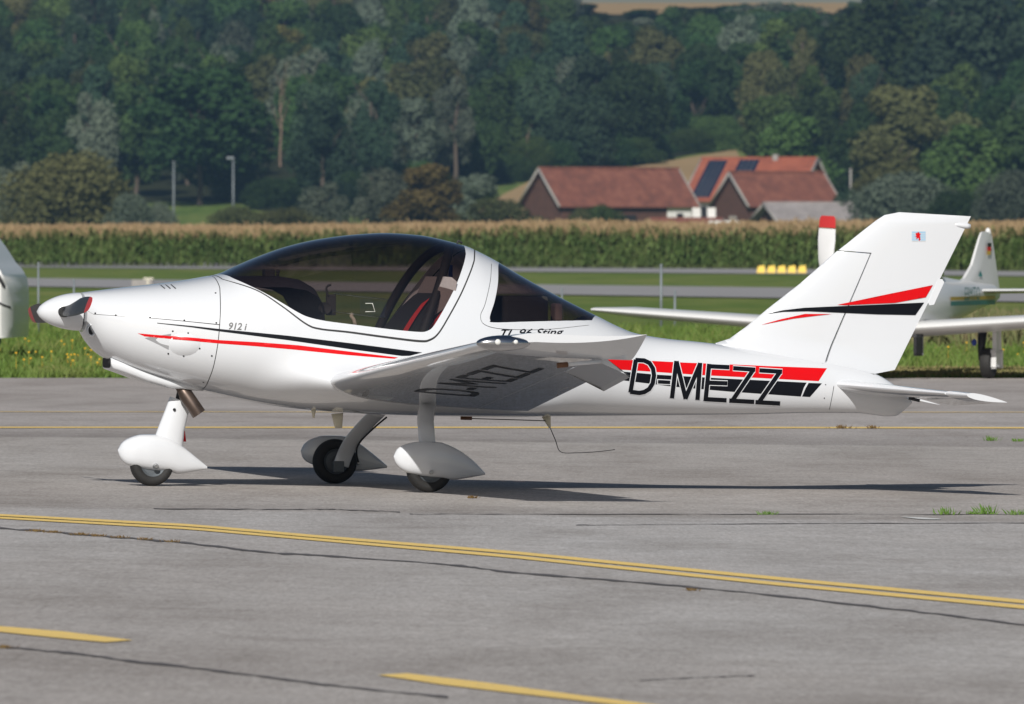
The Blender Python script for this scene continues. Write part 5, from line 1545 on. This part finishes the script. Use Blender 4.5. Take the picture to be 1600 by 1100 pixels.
lathe('rim', [(-.045, 0), (-.045, .08), (.045, .08), (.045, 0)], M['rim'], w_, (0, 0, 0), 'Y', 16)

# ================================================================== van cut by the left edge
DV = 134.0
van = empty('parked_van', (gx(38, DV) - 4.35, DV - D, 0), R(-6)); tag(van, 'white van parked on the grass, only its rounded nose in view at the left edge', 'van')
VP = [(0,.32),(0,1.2),(.02,1.75),(.25,1.93),(1.5,1.97),(3.2,1.95),(3.62,1.88),(3.85,1.70),(4.04,1.44),(4.15,1.26),(4.23,1.17),(4.29,1.07),(4.33,.93),(4.36,.76),(4.36,.5),(4.32,.34),(4.02,.32),(4.0,.42),(3.9,.60),(3.70,.70),(3.46,.66),(3.32,.48),(3.30,.32),(1.22,.32),(1.20,.46),(1.05,.64),(.85,.70),(.62,.62),(.50,.42),(.48,.32)]
def van_hw(u, w):
    e = np.minimum.reduce([np.clip((4.39 - u) / .16, 0, 1), np.clip((u + .05) / .2, 0, 1)])
    return .95 * np.sqrt(np.clip(1 - (1 - e) ** 2.6, .0, 1)) * np.interp(w, [.3, .7, 1.1, 1.95], [.95, 1.0, .99, .78])
slab('body', VP, van_hw, M['white2'], van, .05)
def van_patch(name, poly, m, off=.006):
    for s in (-1, 1):
        pl = densify(np.array(poly, float), .05); v, f = cdt(np.zeros((0, 2)), [pl]); c = v[f].mean(1); f = f[in_poly(pl, c[:, 0], c[:, 1])]
        y = van_hw(v[:, 0], v[:, 1]) + off
        mesh_obj(name, np.stack([v[:, 0], s * y, v[:, 1]], -1), f.tolist(), m, van)
van_patch('side_window', [(2.6,1.25),(2.75,1.80),(3.4,1.78),(3.72,1.66),(3.98,1.30),(3.9,1.24)], M['black'])
van_patch('headlight', [(4.18,1.10),(4.24,1.10),(4.30,.97),(4.29,.93)], M['gap'], .008)
van_patch('bumper_gap', [(4.0,.85),(4.15,.82),(4.34,.72),(4.345,.69),(4.15,.79),(4.0,.825)], M['gap'], .008)
van_patch('windscreen', [(3.80,1.74),(3.86,1.68),(4.14,1.27),(4.08,1.26)], M['black'], .008)
for ux in (.86, 3.66):
    for s in (-1, 1):
        w_ = empty('wheel', (ux, s * .82, .32)); w_.parent = van
        lathe('tyre', [(-.1,.2),(-.11,.26),(-.09,.31),(0,.32),(.09,.31),(.11,.26),(.1,.2),(-.1,.2)], M['tyre'], w_, (0, 0, 0), 'Y', 28)
        lathe('rim', [(-.09, 0), (-.09, .2), (.09, .2), (.09, 0)], M['rim'], w_, (0, 0, 0), 'Y', 18)

# ================================================================== small things on the field
def post(px, yt, yb, lab, wpx, name='fence_post', cat='post'):
    b = gp(np.array([px]), np.array([yb]))[0]; d = b[1] + D; h_ = (yb - yt) * d / F
    o = empty(name, tuple(b)); tag(o, lab, cat)
    r_ = wpx * d / F / 2
    tube('shaft', [(0, 0, -.2), (0, 0, h_ - .02)], r_, M['galv'], o, 10)
    lathe('cap', [(0, r_ * 1.15), (.02, r_ * 1.15), (.035, r_ * .6), (.038, 0)], M['galv'], o, (0, 0, h_ - .03), 'Z', 12)
    return o
post(60, 410, 527, 'taller galvanised post on the grass left of the spinner', 3.2)
post(115.5, 436, 520, 'shorter galvanised post on the grass just above the spinner', 3.2)
post(1033, 413, 516, 'taller galvanised post on the grass right of the rear window', 4.2)
post(1054.5, 454, 512, 'shorter galvanised post beside the taller one behind the wing tip', 3.6)
post(878, 449, 512, 'faint galvanised post behind the rear window', 3.2)
def lamp_post(px, yt, d, lab, head):
    X = gx(px, d); z0 = float(terr(X, d - D)); zt = H + (YH - yt) * d / F
    o = empty('lamp_post', (X, d - D, z0)); tag(o, lab, 'lamp post')
    tube('pole', [(0, 0, -.5), (0, 0, zt - z0)], [.13, .08], M['galv'], o, 8)
    if head: box('lamp_head', -.75, .1, -.2, .2, zt - z0 - .05, zt - z0 + .2, M['galv'], o, .05)
    else: box('lamp_head', -.14, .14, -.3, .3, zt - z0, zt - z0 + .15, M['galv'], o, .04)
lamp_post(271.5, 254, 1210, 'left lamp post without an arm in front of the forest', False)
lamp_post(364.5, 248, 1215, 'right lamp post with a short lamp head in front of the forest', True)
# runway markers and cabinet
names = ['leftmost', 'second from left', 'middle', 'second from right', 'rightmost']
for k in range(5):
    q = 1189 + k * 16; b = gp(np.array([q]), np.array([427.0]))[0]; d = b[1] + D; u = d / F
    bm = bmesh.new(); vs = [bm.verts.new(p) for p in [(-7*u,-.2,0),(7*u,-.2,0),(7*u,.2,0),(-7*u,.2,0),(-4.5*u,-.08,11*u),(5.5*u,-.08,12.5*u),(5.5*u,.08,12.5*u),(-4.5*u,.08,11*u)]]
    for f_ in ((0,3,2,1),(4,5,6,7),(0,1,5,4),(1,2,6,5),(2,3,7,6),(3,0,4,7)): bm.faces.new([vs[i] for i in f_])
    o = bm_obj('yellow_marker', bm, M['yellow_sign']); o.location = b
    tag(o, f'yellow marker block at the runway edge by the tail fin, {names[k]} of five', 'marker', 'yellow runway markers')
b = gp(np.array([222.]), np.array([449.]))[0]; u = (b[1] + D) / F
cab = empty('field_cabinet', tuple(b)); tag(cab, 'grey field cabinet with a cream lamp above the aircraft nose', 'cabinet')
box('housing', -16*u, 17*u, -.25, .25, 0, 12*u, M['board'], cab, .02); box('lamp', 2*u, 18*u, -.15, .15, 12.2*u, 15*u, M['cream'], cab, .02); box('lamp_stalk', 8*u, 11*u, -.29, -.26, 3*u, 13*u, M['cream'], cab)

# ---- grass along the apron edge: one mass
def grass_mat(name, a, b_, c):
    m, N, L, bs = nodes_mat(name)
    tc = N.new('ShaderNodeTexCoord'); nz = N.new('ShaderNodeTexNoise'); nz.inputs['Scale'].default_value = .9; nz.inputs['Detail'].default_value = 5
    L.new(tc.outputs['Object'], nz.inputs['Vector']); r = ramp(N, [(.32, a), (.5, b_), (.68, c)]); L.new(nz.outputs[0], r.inputs[0])
    L.new(r.outputs[0], bs.inputs['Base Color']); bs.inputs['Roughness'].default_value = .7; bs.inputs['Specular IOR Level'].default_value = .2
    return m
def blades(name, P, hgt, wid, m, lab, lean=.35, seed=1):
    g = np.random.default_rng(seed); n = len(P)
    a = g.uniform(0, 6.28, n); h_ = hgt * g.uniform(.5, 1.25, n); w_ = wid * g.uniform(.6, 1.3, n)
    dx, dy = np.cos(a), np.sin(a); lx = g.normal(0, lean, n) * h_; ly = g.normal(0, lean, n) * h_
    z = P[:, 2]
    V = np.stack([np.stack([P[:, 0] - dx*w_, P[:, 1] - dy*w_, z - .02], -1), np.stack([P[:, 0] + dx*w_, P[:, 1] + dy*w_, z - .02], -1),
                  np.stack([P[:, 0] + lx*.5 + dx*w_*.7, P[:, 1] + ly*.5 + dy*w_*.7, z + h_*.6], -1), np.stack([P[:, 0] + lx, P[:, 1] + ly, z + h_], -1)], 1).reshape(-1, 3)
    o = mesh_obj(name, V, np.arange(4 * n).reshape(-1, 4).tolist(), m, None, False)
    tag(o, lab, 'grass', None, 'stuff'); return o
g = np.random.default_rng(11)
GM = grass_mat('rough_field_grass', (.078, .140, .022), (.118, .182, .036), (.19, .20, .062))
n_ = 60000
d = EDGE + D + .05 + 62 * g.random(n_) ** 2.2
q = g.uniform(-40, 1640, n_)
P = np.stack([gx(q, d), d - D, np.zeros(n_)], -1)
tall = np.interp(d, [121, 124, 130, 140, 185], [.09, .12, .16, .20, .14])
right = np.clip((q - 1150) / 200, 0, 1)
tall = tall * np.where(d < 127, 1 - .55 * right, 1.0)
blades('field_grass', P, tall, .014, GM, 'rough green grass along the far edge of the apron', .4, 2)
# dry mown strip at the right
GD = grass_mat('dry_mown_grass', (.16, .15, .05), (.24, .21, .085), (.30, .25, .12))
n_ = 16000; d = EDGE + D + .05 + 9 * g.random(n_); q = 1180 + 460 * g.random(n_) ** .8
blades('dry_grass', np.stack([gx(q, d), d - D, np.zeros(n_)], -1), np.full(n_, .06), .014, GD, 'dry yellowish mown grass under the parked aircraft', .6, 3)
n_ = 9000; d = EDGE + D + 22 + 14 * g.random(n_); q = g.uniform(1350, 1640, n_)
blades('tall_weeds', np.stack([gx(q, d), d - D, np.zeros(n_)], -1), np.full(n_, .50), .022, grass_mat('tall_brown_weeds', (.09, .13, .04), (.16, .17, .07), (.26, .19, .11)), 'tall brownish weeds behind the parked aircraft', .3, 4)
# flowers
def flowers(name, P, zs, r_, m, lab):
    V = []; Fc = []
    for (x, y, z), zz in zip(P, zs):
        b0 = len(V)
        for j in range(6):
            a = j * math.pi / 3; V.append((x + math.cos(a) * r_, y + .3 * r_ * math.sin(a), zz + math.sin(a) * r_ * .8))
        V.append((x, y - r_ * .5, zz)); Fc += [(b0 + j, b0 + (j + 1) % 6, b0 + 6) for j in range(6)]
        b1 = len(V); V += [(x - .003, y, z), (x + .003, y, z), (x, y, zz)]; Fc.append((b1, b1 + 1, b1 + 2))
    tag(mesh_obj(name, V, Fc, m, None, False), lab, 'flowers', None, 'stuff')
FY = mat('yellow_petals', (.72, .40, .02), .7)
n_ = 105; q = np.concatenate([g.uniform(-20, 215, 52), g.uniform(1380, 1620, 15), g.uniform(200, 1300, 38)]); d = EDGE + D + 3 + 22 * g.random(n_) ** 1.2
flowers('field_flowers', np.stack([gx(q, d), d - D, np.zeros(n_)], -1), g.uniform(.10, .26, n_), .013, FY, 'small yellow flowers in the grass along the apron')
# ---- weeds in the joints of the apron
WG = [grass_mat('weed_green', (.06, .14, .02), (.10, .19, .03), (.16, .22, .05)), grass_mat('weed_brown', (.10, .055, .02), (.15, .09, .03), (.18, .16, .05))]
def weed(px, py, wpx, hpx, dry, lab, grp=None):
    p = gp(np.array([px]), np.array([py]))[0]; u = (p[1] + D) / F; n_ = 46
    V = []; Fc = []
    for k in range(n_):
        x = random.gauss(0, .28) * wpx * u; y = random.gauss(0, .25) * wpx * u; h_ = hpx * u * random.uniform(.4, 1.1); a = random.uniform(0, 6.28); w_ = .9 * u
        lx, ly = random.gauss(0, .35) * h_ + x * .4, random.gauss(0, .3) * h_
        b0 = len(V); V += [(x - w_*math.cos(a), y - w_*math.sin(a), 0), (x + w_*math.cos(a), y + w_*math.sin(a), 0), (x + lx*.5 + w_, y + ly*.5, h_*.6), (x + lx, y + ly, h_)]; Fc.append((b0, b0+1, b0+2, b0+3))
    o = mesh_obj('weed_tuft', V, Fc, WG[dry], None, False); o.location = (p[0], p[1], p[2] + .002); tag(o, lab, 'weed', grp)
weed(1201, 804.5, 26, 7, 0, 'small round green weed in the paving joint below the tail boom')
weed(1479, 804.5, 36, 13, 0, 'wide green weed tuft in the paving joint below the tail, second from right')
weed(1520, 804, 20, 6, 0, 'low weed tuft left against the tallest tuft in the paving joint')
weed(1543, 804, 24, 17, 0, 'tallest green weed tuft in the paving joint at the right')
weed(1587, 804.5, 24, 9, 0, 'weed tuft nearest the right edge in the paving joint')
weed(1318, 670, 28, 7, 1, 'brownish weed on the far yellow line below the tailplane')
weed(1364, 670, 16, 6, 1, 'smaller brownish weed on the far yellow line, right of the first')
weed(1548, 689, 16, 8, 0, 'green weed beyond the shadow near the right edge')
weed(1590, 690, 18, 5, 0, 'low green weed beyond the shadow at the right edge')
weed(738, 779, 10, 5, 1, 'small dry weed right of the near main wheel')
weed(1082, 923.5, 22, 5, 1, 'dry weed in the long crack below the double yellow line')
for k, (x_, y_, w_) in enumerate([(58, 831, 22), (84, 833, 20), (128, 836.5, 24), (152, 838.5, 22), (188, 841, 18), (228, 844, 20), (268, 847.5, 22)]):
    weed(x_, y_, w_, 4.5, 1, 'dry reddish weed in the left part of the long crack', 'dry weeds in the left end of the crack')
weed(8, 1013, 26, 6, 1, 'dry weed in the lower crack at the left edge')

# ---- haze
hz = box('haze', -1500, 1500, -140, 3000, -4, 82, M['white'])
hz.data.materials.clear()
hm = bpy.data.materials.new('valley_haze'); hm.use_nodes = True
for nd in list(hm.node_tree.nodes):
    if nd.type == 'BSDF_PRINCIPLED': hm.node_tree.nodes.remove(nd)
pv = hm.node_tree.nodes.new('ShaderNodeVolumePrincipled'); pv.inputs['Color'].default_value = (.36, .60, 1.0, 1); pv.inputs['Density'].default_value = .00008
pv.inputs['Anisotropy'].default_value = .2
hm.node_tree.links.new(pv.outputs[0], hm.node_tree.nodes['Material Output'].inputs['Volume'])
hz.data.materials.append(hm); tag(hz, 'thin blue haze over the valley', None, None, 'stuff')
